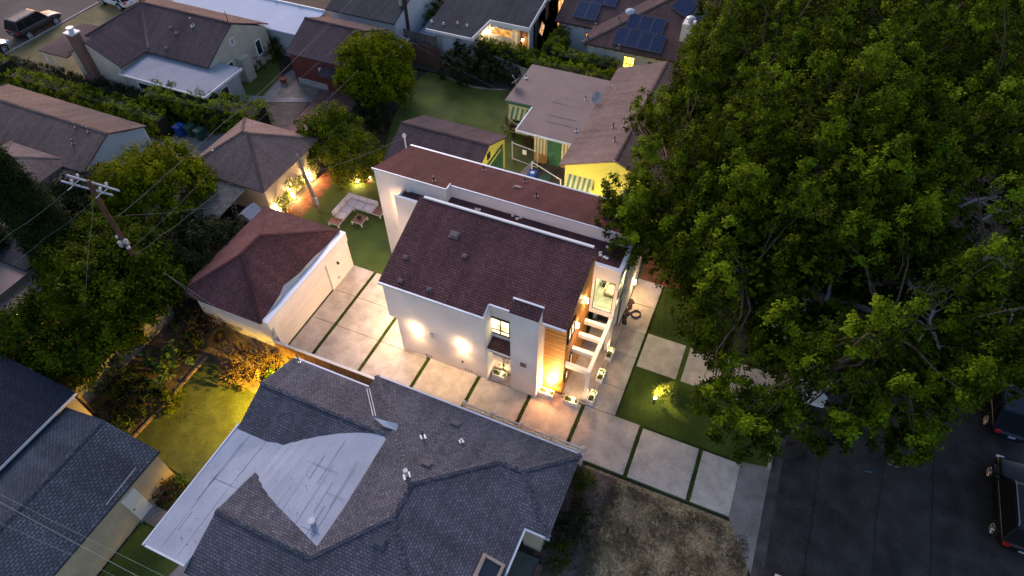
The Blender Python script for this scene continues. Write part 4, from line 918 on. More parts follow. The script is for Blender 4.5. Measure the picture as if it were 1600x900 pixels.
BH = thing('brown_roofed_house', 'house with dark chocolate roof and tall brick chimney at upper left', 'house', (-47, 36, 0))
wing(BH, -54, -40.9, 32.9, 40.6, 3.0, 4.85, 'x', cream, sh_choc, 3.5, 0, .35, None)
wing(BH, -53.0, -47.25, 30.2, 36.5, 3.0, 4.5, 'y', cream, sh_choc, 0, 0, .3, None, False)
one('chimney', brick_dark, lambda b: [b.prism([(-51.5, 29.6), (-50.1, 29.6), (-50.1, 30.4), (-51.5, 30.4)], 0, 1.6), b.box(-51.2, -50.4, 29.75, 30.4, 1.6, 5.2)], BH)
one('chimney_cap', flash, lambda b: [b.box(-51.3, -50.3, 29.65, 30.5, 5.2, 5.32), b.cyl(-50.8, 30.1, 5.3, 5.6, .2, 10), b.cyl(-50.8, 30.1, 5.6, 5.66, .3, 10)], BH)
one('valley_flashing', pinkvent, lambda b: b.tube([Vector((-50.1, 36.4, 4.55)), Vector((-47.2, 33.2, 3.15))], .12, 4), BH)
one('porch_roof', sh_choc, lambda b: b.slab([[(-56.2, 29.9, 2.7), (-53.0, 29.9, 2.75), (-53.0, 34.5, 3.1), (-56.2, 34.5, 2.9)]], .1), BH)
for x in (-56.0, -54.9): one('porch_post', white_paint, lambda b, x=x: b.box(x - .06, x + .06, 30.0, 30.12, 0, 2.6), BH)
one('chimney', cream, lambda b: [b.box(-40.95, -40.3, 35.9, 36.9, 0, 2.2)], BH)
window(BH, (-41.0, 35.0, 1.6), (1, 0, 0), 1.1, 1.2, darkpane, nx=2); window(BH, (-41.0, 38.8, 1.7), (1, 0, 0), .7, 1.3, darkpane); window(BH, (-41.0, 36.2, 3.5), (1, 0, 0), .5, .6, grey_wall)
AD = one('flat_roof', flatgrey, lambda b: b.slab([[(-47.35, 29.9, 2.62), (-38.7, 29.9, 2.62), (-38.9, 34.2, 2.72), (-41.0, 34.2, 2.72), (-41.0, 33.3, 2.74), (-47.35, 33.3, 2.74)]], .12), BH)
one('edge_trim', white_paint, lambda b: b.obox((-38.68, 32.05, 2.62), ((0, 1, .02), (1, 0, 0), (0, 0, 1)), (2.15, .03, .1)), BH); one('edge_trim', white_paint, lambda b: b.box(-47.35, -38.7, 29.84, 29.9, 2.5, 2.63), BH)
one('addition_wall', grey_wall, lambda b: b.box(-47.15, -38.95, 30.1, 33.9, -.02, 2.5), BH)
window(BH, (-45.0, 30.1, 1.75), (0, -1, 0), 1.9, .85, darkpane); window(BH, (-42.3, 30.1, 1.75), (0, -1, 0), 1.9, .85, darkpane)
for y in (30.9, 32.0): window(BH, (-38.95, y, 1.45), (1, 0, 0), .95, 1.5, darkpane)
roofvent(BH, U(221, 100, 2.72), (0, 0, 1), white_paint, .42)
for x, y in ((267, 43), (276, 52), (260, 75)): p = onP(x, y, 4.85 - .48 * 36.75, 0, .48); roofvent(BH, p, (0, -.48, 1), pinkvent, .16)
vent(BH, onP(301, 40, 4.85 - .48 * 36.75, 0, .48), .6, .07, pinkvent, flash, (0, -.48, 1)); vent(BH, (-41.4, 36.9, 4.8), .8, .03, black)
WR = thing('white_roofed_building', 'long low building with bright white coated roof at the top edge', 'building', (-44, 44, 0))
one('roof', whiteroof, lambda b: b.slab([[(-52, 40.3, 2.72), (-37.6, 40.3, 2.72), (-37.6, 44.3, 2.95), (-52, 44.6, 2.95)]], .15), WR); one('wall', blue_wall, lambda b: b.box(-51.8, -37.8, 40.9, 44.0, -.02, 2.6), WR)
one('parapet_cap', white_paint, lambda b: b.box(-52, -37.6, 44.3, 44.4, 2.85, 3.1), WR)
for x in (-42.8, -40.2, -37.7): one('cap_light', white_paint, lambda b, x=x: b.lathe((x, 44.2, 3.1), [(.0, .12), (.1, .08), (.1, 0)], 8), WR)
DR = thing('charcoal_roofed_house', 'house with dark charcoal shingle roof behind the red garage', 'house', (-35, 47, 0))
wing(DR, -37.6, -30.6, 44.4, 56, 3.2, 4.9, 'x', blue_wall, sh_char, 0, 0, .3, None)
window(DR, (-30.9, 48.5, 1.7), (1, 0, 0), .7, .8, darkpane)
RH = thing('red_garage', 'weathered red garage with brown gabled roof and small door canopy', 'garage', (-33.7, 40.5, 0))
wing(RH, -36.7, -30.9, 37.3, 43.9, 2.9, 4.35, 'x', red_wall, sh_choc, 0, 0, .3, None)
one('gable_wall', cream, lambda b: b.add([(x, y, z) for x in (-31.0, -30.93) for y, z in ((37.6, 2.0), (43.6, 2.0), (43.6, 2.85), (40.6, 4.2), (37.6, 2.85))], [(4, 3, 2, 1, 0), (5, 6, 7, 8, 9), (0, 1, 6, 5), (1, 2, 7, 6), (2, 3, 8, 7), (3, 4, 9, 8)]), RH)
one('canopy', sh_choc, lambda b: b.slab([[(-33.4, 36.6, 2.0), (-31.0, 36.6, 2.0), (-31.0, 37.6, 2.35), (-33.4, 37.6, 2.35)]], .06), RH)
one('plinth', grey_wall, lambda b: b.box(-36.3, -33.4, 37.5, 37.62, 0, .6), RH)
window(RH, (-33.7, 37.55, 1.9), (0, -1, 0), .35, .3, darkpane)
fence('red_fence', 'dark red board fence beside the red garage', (-37.3, 38.9), (-37.2, 42.0), 0, 1.8, red_wall, corr)
fence('red_brown_fence', 'faded red brown board fence behind the green lawn', (-30.7, 44.3), (-26.3, 44.2), 0, 1.9, mat('faded_red_boards', (.15, .075, .065), var=.3, aniso=(3, 3, .4)), None)
fence('grey_fence', 'short grey board fence above the red brown fence', (-30.4, 45.4), (-27.2, 45.3), 0, 2.3, corr, None)
tp = one('tarp', rollroof, lambda b: None, loc=(-32, 50, 0)) if False else None
def tarp(b):
    n = 9; V_ = [];
    for j in range(n + 1):
        for i in range(n + 1):
            u, w = i / n, j / n; x = -30.4 + 2.9 * u; y = 45.9 + 7.2 * w; e = math.sin(PI * u) * math.sin(PI * w); V_.append((x, y, .4 + 1.5 * e ** .5 + random.uniform(-.09, .09)))
    m = n + 1; b.add(V_ + [(x, y, -.02) for x, y, z in V_], [(j * m + i, j * m + i + 1, (j + 1) * m + i + 1, (j + 1) * m + i) for j in range(n) for i in range(n)] +
        [(i, m * m + i, m * m + i + 1, i + 1) for i in range(n)] + [(j * m + n, m * m + j * m + n, m * m + (j + 1) * m + n, (j + 1) * m + n) for j in range(n)])
one('tarp', rollroof, tarp, loc=(-29, 49, 0), label='pale blue grey tarp covering a heap behind the tall pole', cat='tarp')

# ------------------------------------------------------------------ north
YG = thing('yellow_garage', 'yellow garage with chocolate gabled roof behind the modern house', 'garage', (-19, 31.5, 0))
wing(YG, -22.3, -15.6, 28.6, 34.4, 2.6, 3.85, 'x', yellow_wall, sh_choc, 0, 0, .3, None)
one('door', green_paint, lambda b: [b.box(-15.7, -15.66, 30.2, 33.4, z, z + .48) for z in (.05, .55, 1.05, 1.55)], YG)
one('door_trim', green_paint, lambda b: [b.box(-15.7, -15.62, 33.4, 33.6, 0, 2.3), b.box(-15.7, -15.62, 30.0, 30.2, 0, 2.3), b.box(-15.7, -15.62, 30.0, 33.6, 2.3, 2.45)], YG)
window(YG, (-15.7, 31.4, 3.0), (1, 0, 0), .4, .45, darkpane, black)
YH = thing('yellow_house', 'yellow house with tan flat roof, brown gabled wing and striped awnings', 'house', (-12, 38, 0))
one('flat_roof', flattan, lambda b: b.slab([[(-15.1, 34.9, 2.98), (-10.6, 34.9, 3.0), (-10.9, 43.2, 3.1), (-17.4, 43.3, 3.0), (-17.4, 38.0, 2.95), (-15.15, 38.0, 2.98)]], .14), YH)
one('roof_edge', green_paint, lambda b: [b.box(-17.45, -15.2, 37.9, 37.98, 2.75, 2.93)], YH); one('gutter', trim_blue, lambda b: [b.box(-15.2, -10.6, 34.8, 34.88, 2.83, 2.97), b.box(-15.21, -15.13, 34.9, 37.9, 2.85, 2.99)], YH)
def rj(b):
    for y in (41.3, 39.8, 39.0, 37.4, 36.6): b.tube([(-14.2 + random.random(), y, 3.015), (-11.6, y, 3.03)], .012, 4)
one('tar_seam', seam, rj, YH)
one('wall', yellow_pale, lambda b: [b.box(-17.2, -10.9, 38.2, 43.0, -.02, 2.82), b.box(-13.6, -10.9, 35.7, 38.2, -.02, 2.82)], YH)
stripe = stripes('striped_siding', (.74, .68, .40), (.30, .26, .16), .30)
for x0, x1 in ((-14.05, -13.0), (-11.95, -10.9)):
    n = int((x1 - x0) / .24)
    one('siding', mat('cream_siding', (.72, .66, .40), var=.1), lambda b, x0=x0, n=n: [b.box(x0 + i * .24, x0 + i * .24 + .13, 35.6, 35.69, .85, 2.8) for i in range(n)], YH, kind='stuff')
    one('siding_back', mat('siding_shadow', (.33, .28, .17)), lambda b, x0=x0, x1=x1: b.box(x0, x1, 35.64, 35.72, .85, 2.8), YH)
    one('plinth', mat('orange_plywood', (.50, .27, .09), var=.2), lambda b, x0=x0, x1=x1: b.box(x0, x1, 35.6, 35.7, 0, .85), YH)
one('door', green_paint, lambda b: b.box(-12.95, -12.0, 35.6, 35.68, .1, 2.6), YH)
one('door_trim', mat('dark_green_paint', (.03, .10, .055)), lambda b: [b.box(-13.0, -12.93, 35.58, 35.7, 0, 2.7), b.box(-12.02, -11.95, 35.58, 35.7, 0, 2.7)], YH)
P, L = roofpolys(-10.95, -3.6, 32.3, 45.2, 3.1, 4.5, 'y', 0, 0)
one('roof', sh_tan, lambda b: b.slab(P, .12), YH); caps(L, sh_brown, YH)
one('wall', yellow_wall, lambda b: walls(b, -10.6, -3.9, 32.6, 45, 3.05, 'y', 4.35), YH)
def awning(root, p, w, dpt, h, nrm=(0, -1, 0)):
    p = Vector(p); n = Vector(nrm); u = Vector((0, 0, 1)).cross(n); k = max(3, int(w / .17)); g = one('awning', mat('awning_cream', (.68, .62, .32)), lambda b: None or b.add([p - u * w / 2, p + u * w / 2, p + u * w / 2 + n * dpt - Vector((0, 0, h)), p - u * w / 2 + n * dpt - Vector((0, 0, h)), p - u * w / 2 - Vector((0, 0, .03)), p + u * w / 2 - Vector((0, 0, .03)), p + u * w / 2 + n * dpt - Vector((0, 0, h + .03)), p - u * w / 2 + n * dpt - Vector((0, 0, h + .03))], [(0, 3, 2, 1), (4, 5, 6, 7), (2, 3, 7, 6), (1, 2, 6, 5), (0, 4, 7, 3)]), root)
    def st(b):
        for i in range(k):
            if i % 2 == 0: continue
            a = p + u * w * (i / k - .5); c = a + u * w / k; f = n * dpt - Vector((0, 0, h)); e = Vector((0, 0, .012)) + n * .01
            b.poly([a + e, a + f + e, c + f + e, c + e]); b.poly([a + f + e, a + f - Vector((0, 0, .12)) + e, c + f - Vector((0, 0, .12)) + e, c + f + e])
    one('awning_stripe', mat('awning_green', (.13, .24, .15)), st, g)
awning(YH, (-9.5, 32.58, 2.3), 1.9, .55, .75); awning(YH, (-5.9, 32.58, 2.2), 1.5, .5, .7); awning(YH, (-16.3, 38.18, 2.4), 1.5, .5, .7)
window(YH, (-9.5, 32.6, 1.3), (0, -1, 0), 1.5, 1.0, darkpane, green_paint, nx=3); window(YH, (-5.9, 32.6, 1.3), (0, -1, 0), 1.0, .9, darkpane, green_paint); window(YH, (-16.3, 38.2, 1.5), (0, -1, 0), 1.1, .8, darkpane, green_paint)
one('wall_vent', black, lambda b: b.box(-7.6, -7.45, 32.55, 32.61, 2.2, 2.3), YH)
kW = 1.4 / 3.675
for x, y in ((958, 199), (960, 220)): vent(YH, onP(x, y, 3.1 + kW * 10.95, kW, 0), .35, .05, pinkvent, pinkvent, (-kW, 0, 1))
for x, y in ((915, 155), (900, 205), (822, 122)): vent(YH, U(x, y, 3.02), .25, .04, pinkvent, flash)
def dish(p, label, aim, r=.35):
    p = Vector(p); t = thing('satellite_dish', label, 'satellite dish', p); a = Vector(aim).normalized(); u = a.orthogonal().normalized(); v = a.cross(u); c = p + Vector((0, 0, .55)); b = MB()
    vs = [c - a * .08]; fs = []
    for k, rr in ((1, .5), (2, 1.0)):
        for j in range(14): w = 2 * PI * j / 14; vs.append(c + (u * math.cos(w) + v * math.sin(w)) * r * rr + a * (.08 * rr * rr - .08))
    for j in range(14): fs.append((0, 1 + j, 1 + (j + 1) % 14)); fs.append((1 + j, 15 + j, 15 + (j + 1) % 14, 1 + (j + 1) % 14))
    b.add(vs, fs).build('reflector', flatgrey, t, smooth=True)
    one('mast', flash, lambda b: b.tube([p, p + Vector((0, 0, .3)), c - a * .08], .03, 6), t); one('feed_arm', flash, lambda b: [b.tube([c - v * r * .8, c + a * .4 - v * .05], .015, 5), b.obox(c + a * .42, (u, v, a), (.04, .04, .06))], t)
dish(U(931, 163, 3.05), 'round grey satellite dish in the middle of the tan flat roof', (-.3, -.8, .6), .42); dish(U(806, 136, 2.95), 'grey satellite dish on the left edge of the tan flat roof', (-.7, .3, .6), .4)

BL = thing('blue_house', 'pale house with slate gabled roof, porch light and round lit window', 'house', (-23, 50, 0))
kB = .22; zB = lambda y: 3.0 + kB * (y - 45.1)
one('roof', sh_char, lambda b: b.slab([[(-27.9, 45.1, zB(45.1)), (-23.6, 45.1, zB(45.1)), (-23.0, 47.6, zB(47.6)), (-19.45, 47.6, zB(47.6)), (-19.45, 60, zB(60)), (-27.9, 60, zB(60))]], .16), BL)
one('fascia', white_paint, lambda b: [b.box(-23.0, -19.4, 47.5, 47.58, zB(47.5) - .34, zB(47.5) + .02), b.obox((-19.4, 53.8, zB(53.8) - .1), ((0, 1, kB), (1, 0, 0), (0, -kB, 1)), (6.35, .04, .17)), b.obox((-23.28, 46.35, zB(46.3) - .1), ((.6, 2.5, .55), (2.5, -.6, 0), (0, 0, 1)), (1.3, .04, .14)), b.box(-27.9, -23.6, 45.0, 45.08, 2.8, 3.02)], BL)
one('wall', blue_wall, lambda b: [b.box(-26.6, -23.7, 45.4, 58, -.02, 2.9), b.box(-27.6, -26.6, 46.0, 58, -.02, 2.9), b.box(-23.7, -20.9, 48.2, 58, -.02, 3.45), b.box(-20.9, -19.6, 48.9, 58, -.02, 3.5)], BL)
one('gable_wall', blue_wall, lambda b: b.add([(x, y, z) for x in (-19.75, -19.6) for y, z in ((48.0, 0), (60, 0), (60, zB(60) - .17), (48.0, zB(48) - .17))], [(3, 2, 1, 0), (4, 5, 6, 7), (0, 1, 5, 4), (1, 2, 6, 5), (2, 3, 7, 6), (3, 0, 4, 7)]), BL)
one('entry_wall', fencewood, lambda b: [b.box(-20.25, -19.8, 48.0, 48.15, 0, 3.3)], BL)
one('door', mat('entry_door', (.10, .05, .03)), lambda b: b.box(-20.8, -20.3, 48.84, 48.9, 0, 2.5), BL)
window(BL, (-22.3, 48.2, 2.3), (0, -1, 0), 2.0, .75, litwin('lit_window_orange', (1, .45, .1), .25), white_paint)
wO = litwin('lit_window_orange2', (1, .5, .15), .35)
for y, z, w, h in ((49.6, 2.6, .6, 1.5), (49.4, 1.0, .5, 1.4), (52.0, 3.0, .7, 1.5)): window(BL, (-19.6, y, z), (1, 0, 0), w, h, darkpane, fencewood)
f = window(BL, (-19.6, 50.8, 1.9), (1, 0, 0), 1.0, 1.0, wO, white_paint, nx=2, ny=2, up=(0, .7, .7))
window(BL, (-19.6, 55.5, 1.4), (1, 0, 0), 1.6, 2.6, wO, fencewood, nx=2)
for x, y in ((675, 35), (693, 38), (715, 37), (730, 41)): vent(BL, onP(x, y, 3 - kB * 45.1, 0, kB), .12, .04, flash, pinkvent, (0, -kB, 1))
pl = thing('porch_light', 'porch light glowing at the inner corner of the pale house', 'lamp', (-23.5, 47.9, 2.3)); one('lens', bulb, lambda b: b.lathe((-23.5, 47.9, 2.2), [(0, 0), (.08, .03), (.06, .14), (0, .16)], 8), pl); one('bracket', black, lambda b: b.box(-23.55, -23.45, 47.9, 48.2, 2.36, 2.4), pl); lamp(pl, (-23.35, 47.6, 2.2), 22, WARM)
pl = thing('entry_light', 'bright entry lamp beside the brown entry wall of the pale house', 'lamp', (-20.3, 47.9, 2.2)); one('lens', bulb, lambda b: b.lathe((-20.2, 47.9, 2.1), [(0, 0), (.08, .03), (.06, .14), (0, .16)], 8), pl); one('bracket', black, lambda b: b.box(-20.25, -20.15, 47.85, 48.0, 2.26, 2.3), pl); lamp(pl, (-20.35, 47.6, 2.1), 22, WARMER)

SO = thing('solar_house', 'house with brown hipped roof carrying dark solar panels', 'house', (-12, 53, 0))
sh_umber = shingle('umber_shingles', (.115, .072, .068), (.085, .054, .052), (.05, .035, .035), w=.34, h=.15, contrast=.6, mort_size=.012)
kS = .42
one('roof', sh_umber, lambda b: b.slab([[(-14.9, 48.0, 3), (-2, 48.0, 3), (-4, 54.2, 3 + kS * 6.2), (-8.7, 54.2, 3 + kS * 6.2)], [(-14.9, 60.4, 3), (-14.9, 48.0, 3), (-8.7, 54.2, 3 + kS * 6.2)], [(-14.9, 60.4, 3), (-8.7, 54.2, 3 + kS * 6.2), (-4, 54.2, 3 + kS * 6.2), (-2, 60.4, 3)]], .15), SO)
one('roof', sh_umber, lambda b: b.slab([[(-18.3, 50.6, 3), (-12.0, 50.6, 3), (-9.5, 56.5, 3 + kS * 5.9), (-18.3, 56.5, 3 + kS * 5.9)], [(-18.3, 56.5, 3 + kS * 5.9), (-9.5, 56.5, 3 + kS * 5.9), (-9.5, 62, 3.4), (-18.3, 62, 3.4)]], .15), SO)
caps([((-14.9, 48, 3), (-8.7, 54.2, 3 + kS * 6.2)), ((-8.7, 54.2, 3 + kS * 6.2), (-4, 54.2, 3 + kS * 6.2))], sh_brown, SO, w=.2)
one('wall', blue_wall, lambda b: [b.box(-14.5, -2.5, 48.4, 60, -.02, 2.85), b.box(-17.8, -14.5, 51.0, 61, -.02, 2.85)], SO)
def rafters(b):
    for i in range(14): x = -14.6 + i * .85; b.box(x, x + .09, 47.98, 48.4, 2.78, 2.88)
    for i in range(5): x = -17.9 + i * .75; b.box(x, x + .09, 50.55, 51.0, 2.78, 2.88)
one('rafter_tails', black, rafters, SO)
window(SO, (-10.9, 48.4, 1.75), (0, -1, 0), .95, 1.35, litwin('lit_window_yellow', (1, .62, .08), 1.6), fencewood, nx=3, ny=4)
sd_ = one('door', black, lambda b: b.box(-9.3, -8.4, 48.34, 48.4, 0, 2.3), SO); one('handle', flash, lambda b: b.box(-9.25, -9.2, 48.3, 48.34, 1, 1.1), sd_)
window(SO, (-15.3, 51.0, 1.7), (0, -1, 0), .5, 1.2, litwin('lit_window_orange3', (1, .4, .06), .5), fencewood)
one('chimney', white_paint, lambda b: b.box(-7.4, -6.5, 49.8, 50.8, 3.3, 5.2), SO)
one('chimney_cap', flash, lambda b: [b.cyl(-6.9, 50.3, 5.2, 5.5, .2, 10), b.lathe((-6.9, 50.3, 5.5), [(.38, 0), (.36, .06), (.2, .16), (0, .2)], 12)], SO)
one('skylight_dome', whiteroof, lambda b: b.lathe(onP(985, 19, 3 - kS * 48 + 0, 0, kS), [(.42, 0), (.4, .12), (.25, .22), (0, .27)], 14), SO, smooth=True)
# solar panels: dark cells with pale frames, each a part of the roof it stands on
pv = bpy.data.materials.new('solar_cells'); MATS['pv'] = pv; Nn, Ll, bb = nodes(pv); uvn = Nn.new('ShaderNodeUVMap'); brk = Nn.new('ShaderNodeTexBrick'); brk.offset = 0
for k, v in (('Scale', 1), ('Brick Width', .28), ('Row Height', .28), ('Mortar Size', .014)): brk.inputs[k].default_value = v
brk.inputs['Color1'].default_value = (.012, .028, .085, 1); brk.inputs['Color2'].default_value = (.010, .022, .07, 1); brk.inputs['Mortar'].default_value = (.03, .05, .10, 1); Ll.new(uvn.outputs[0], brk.inputs[0]); Ll.new(brk.outputs[0], bb.inputs['Base Color']); bb.inputs['Roughness'].default_value = .25
def panel(root, p00, u, v, w, h, off):
    u = Vector(u).normalized(); v = Vector(v).normalized(); n = u.cross(v); c = Vector(p00) + n * off + u * w / 2 + v * h / 2
    f = one('solar_panel', pv, lambda b: b.obox(c, (u, v, n), (w / 2 - .03, h / 2 - .03, .03)), root)
    one('frame', mat('panel_frame', (.08, .10, .15), rough=.4, var=.05), lambda b: [b.obox(c + u * s * (w / 2 - .02), (u, v, n), (.02, h / 2, .04)) for s in (-1, 1)] + [b.obox(c + v * s * (h / 2 - .02), (u, v, n), (w / 2 - .04, .02, .04)) for s in (-1, 1)], f)
uS, vS = (1, 0, 0), (0, 1, kS)
q = onP(956, 69, 3 - kS * 48, 0, kS)
for i in range(4): panel(SO, (q[0] + i * 1.02, q[1], q[2]), uS, vS, 1.0, 1.7, .08)
q2 = Vector(q) + Vector((.55, 0, 0)) + Vector(vS).normalized() * 1.75
for i in range(3): panel(SO, (q2[0] + i * 1.02, q2[1], q2[2]), uS, vS, 1.0, 1.5, .08)
q = onP(895, 27, 3 - kS * 50.6, 0, kS)
for i in range(2): panel(SO, (q[0] + i * 1.02, q[1], q[2]), uS, vS, 1.0, 1.7, .08)
for i in range(3): panel(SO, (q[0] + .15 + i * 1.02, *(Vector(q) + Vector(vS).normalized() * 1.75)[1:]), uS, vS, 1.0, 1.5, .08)
for (x, y) in ((1048, 12), (1072, 30)):
    q = Vector(onP(x, y, 3 - kS * 48, 0, kS)); panel(SO, q, (.9, -.45, -.45 * kS), (.45, .9, .9 * kS), 1.6, 1.6, .1)
for x, y in ((967, 30), (930, 42), (918, 58), (967, 75)): vent(SO, onP(x, y, 3 - kS * 48, 0, kS), .25, .06, pinkvent, pinkvent, (0, -kS, 1))
fence('lit_gate', 'wooden gate panel lit orange beside the pale solar house', (-11.9, 45.4), (-11.6, 48.2), 0, 1.8, fencewood, None)
gk = one('barbecue', black, lambda b: [b.bevbox(-10.6, -9.7, 47.2, 47.8, .6, 1.0, .05), b.box(-10.5, -9.8, 47.25, 47.75, .1, .6)], loc=(-10.2, 47.5, 0), label='dark covered barbecue standing against the pale solar house wall', cat='barbecue')
tan_wall = fence('block_fence', 'pale rough wall behind the flower bed and tan flat roof', (-22.6, 45.9), (-17.6, 44.6), 0, 1.4, grey_wall, concrete_old, bw=.4, posts=False, cat='wall')
# lawn edging
def edge(name, pts, label, m=concrete_old):
    P = [Vector(U(*p)) for p in pts]; t = thing(name, label, 'edging', P[0]); k = 0
    for a, c in zip(P, P[1:]):
        n = max(1, round((c - a).length / .45))
        for i in range(n):
            s = a.lerp(c, (i + .5) / n); d = (c - a).normalized(); one('edging_stone', m, lambda b: b.obox(s + Vector((0, 0, .05)), (d, (-d.y, d.x, 0), (0, 0, 1)), ((c - a).length / n * .46, .07, .06 + random.uniform(-.01, .01))), t)
edge('lawn_edging', [(668, 111), (684, 112), (697, 120), (717, 130), (740, 137), (770, 141), (800, 141)], 'curved pale stone edging along the green neighbour lawn')
edge('bed_edging', [(325, 558), (300, 585), (270, 620), (240, 652), (205, 690)], 'straight brick edging between side yard lawn and soil bed', mat('edging_brick', (.25, .17, .13)))
for i in range(4): p = U(198 - i * 3, 672 - i * 6, 0); one('stepping_stone', concrete_old, lambda b: b.lathe(p, [(0, .07), (.2, .06), (.24, 0)], 7), loc=p, label='flat grey stone at the end of the soil bed by the shed roof', cat='stone', group='flat stones ending the soil bed')

# ------------------------------------------------------------------ yard furniture
SF = thing('corner_sofa', 'white corner sofa with pale cushions and teak end tables on turf', 'sofa', (-23.0, 25.6, .03))
X0, Y0 = -24.15, 26.6           # inside corner of the back
def leg(x, y): one('leg', white_paint, lambda b: b.box(x - .04, x + .04, y - .04, y + .04, .02, .3), SF)
one('frame', white_paint, lambda b: [b.box(X0, X0 + .85, Y0 - 2.75, Y0, .24, .31), b.box(X0 + .85, X0 + 2.95, Y0 - .85, Y0, .24, .31), b.box(X0 - .02, X0 + .04, Y0 - 2.1, Y0 + .02, .31, .7), b.box(X0 + .04, X0 + 2.3, Y0 - .04, Y0 + .02, .31, .7)], SF)
for i in range(3): one('seat_cushion', cushion, lambda b, i=i: b.bevbox(X0 + .2, X0 + .84, Y0 - .86 - .66 * i + .0, Y0 - .86 - .66 * i + .61 if i else Y0 - .2, .31, .45, .03), SF)
for i in range(2): one('seat_cushion', cushion, lambda b, i=i: b.bevbox(X0 + .86 + .68 * i, X0 + .86 + .68 * i + .63, Y0 - .84, Y0 - .2, .31, .45, .03), SF)
for i in range(3): one('back_cushion', cushion, lambda b, i=i: b.bevbox(X0 + .05, X0 + .22, Y0 - .72 - .66 * i + (.0 if i else .02), Y0 - .12 - .66 * i, .45, .78, .04), SF)
for i in range(3): one('back_cushion', cushion, lambda b, i=i: b.bevbox(X0 + .25 + .66 * i, X0 + .86 + .66 * i, Y0 - .21, Y0 - .05, .45, .78, .04), SF)
one('end_table', teak, lambda b: [b.box(X0 + .02, X0 + .83, Y0 - 2.73 + k * .16, Y0 - 2.73 + k * .16 + .15, .315, .35) for k in range(4)], SF)
one('end_table', teak, lambda b: [b.box(X0 + 2.28 + k * .16, X0 + 2.28 + k * .16 + .15, Y0 - .83, Y0 - .02, .315, .35) for k in range(4)], SF)
for x, y in ((X0 + .05, Y0 - 2.7), (X0 + .8, Y0 - 2.7), (X0 + .05, Y0 - .1), (X0 + .85, Y0 - .88), (X0 + 2.88, Y0 - .8), (X0 + 2.88, Y0 - .08)): leg(x, y)
CT = thing('coffee_table', 'low square teak coffee table in front of the corner sofa', 'table', (-22.35, 24.95, .03))
one('frame', white_paint, lambda b: [b.box(-22.75, -21.95, 24.55, 24.6, .26, .32), b.box(-22.75, -21.95, 25.3, 25.35, .26, .32), b.box(-22.75, -22.7, 24.6, 25.3, .26, .32), b.box(-22.0, -21.95, 24.6, 25.3, .26, .32)], CT)
for k in range(5): one('slat', teak, lambda b, k=k: b.box(-22.74 + k * .158, -22.74 + k * .158 + .148, 24.56, 25.34, .322, .345), CT)
for x in (-22.72, -21.98):
    for y in (24.58, 25.32): one('leg', white_paint, lambda b, x=x, y=y: b.box(x - .035, x + .035, y - .035, y + .035, .02, .26), CT)
def bowl(b):
    b.lathe((-22.35, 24.95, .345), [(0, .02), (.07, .0), (.14, .08), (.16, .12), (.13, .1), (.05, .04), (0, .04)], 12)
    for k in range(5): a = k * 1.26; b.lathe((-22.35 + .07 * math.cos(a), 24.95 + .07 * math.sin(a), .42), [(0, -.04), (.04, 0), (0, .05)], 6)
one('bowl', black, bowl, loc=(-22.35, 24.95, .345), label='dark bowl of round ornaments on the teak coffee table', cat='bowl')
def wheelie(p, m, label, rot=0):
    p = Vector((p[0], p[1], 0)); t = thing('wheelie_bin', label, 'bin', p)
    o = one('bin_body', m, lambda b: b.add([p + Vector(v) for v in ((-.24, -.26, .05), (.24, -.26, .05), (.24, .26, .05), (-.24, .26, .05), (-.3, -.36, .95), (.3, -.36, .95), (.3, .34, .95), (-.3, .34, .95))], [(3, 2, 1, 0), (0, 1, 5, 4), (1, 2, 6, 5), (2, 3, 7, 6), (3, 0, 4, 7), (4, 5, 6, 7)]), t)
    one('lid', m, lambda b: b.bevbox(p.x - .33, p.x + .33, p.y - .4, p.y + .36, .95, 1.04, .03), t)
    for s in (-.27, .27): one('wheel', rubber, lambda b, s=s: b.tube([p + Vector((s - .03, .3, .12)), p + Vector((s + .03, .3, .12))], .12, 10), t)
    one('handle', m, lambda b: b.tube([p + Vector((-.25, .42, .9)), p + Vector((.25, .42, .9))], .02, 5), t); t.rotation_euler.z = rot; return t
b1 = wheelie(U(832, 282, .3), plastic_blue, 'blue recycling bin beside the yellow garage gate'); b2 = wheelie(U(852, 288, .3), plastic_green, 'green bin beside the blue bin by the yellow house')
one('lid_label', white_paint, lambda b: b.box(wloc(b1).x - .14, wloc(b1).x + .12, wloc(b1).y - .15, wloc(b1).y + .12, 1.04, 1.045), b1)
wheelie(U(284, 208, .3), plastic_blue, 'blue bin at the foot of the dark hedge'); wheelie(U(300, 208, .3), plastic_green, 'green bin next to the blue bin by the hedge'); wheelie(U(315, 214, .3), plastic_green, 'second green bin, farthest right beside the hedge')
wheelie(U(380, 30, .3), plastic_blue, 'blue bin against the long white roofed building'); wheelie(U(396, 34, .3), rubber, 'black bin against the long white roofed building')
GT = thing('chain_link_gate', 'chain link gate with white sign beside the yellow garage', 'gate', (-14.5, 34.6, 0))
g0, g1 = Vector((-15.6, 35.2, 0)), Vector((-13.5, 34.9, 0))
for q in (g0, g1): one('post', flash, lambda b, q=q: b.tube([q, q + Vector((0, 0, 1.6))], .05, 8), GT)
for z in (1.5, .1): one('rail', flash, lambda b, z=z: b.tube([g0 + Vector((0, 0, z)), g1 + Vector((0, 0, z))], .03, 6), GT)
def mesh_(b):
    d = g1 - g0
    for i in range(17):
        for s in (0, 1):
            a = g0 + d * (i / 17); c = g0 + d * min(1, (i + 4) / 17); z0, z1 = (.1, 1.5) if s else (1.5, .1)
            k = (1 if i + 4 <= 17 else (17 - i) / 4); b.tube([a + Vector((0, 0, z0)), a.lerp(a + d * 4 / 17, k) + Vector((0, 0, z0 + (z1 - z0) * k))], .005, 3, False)
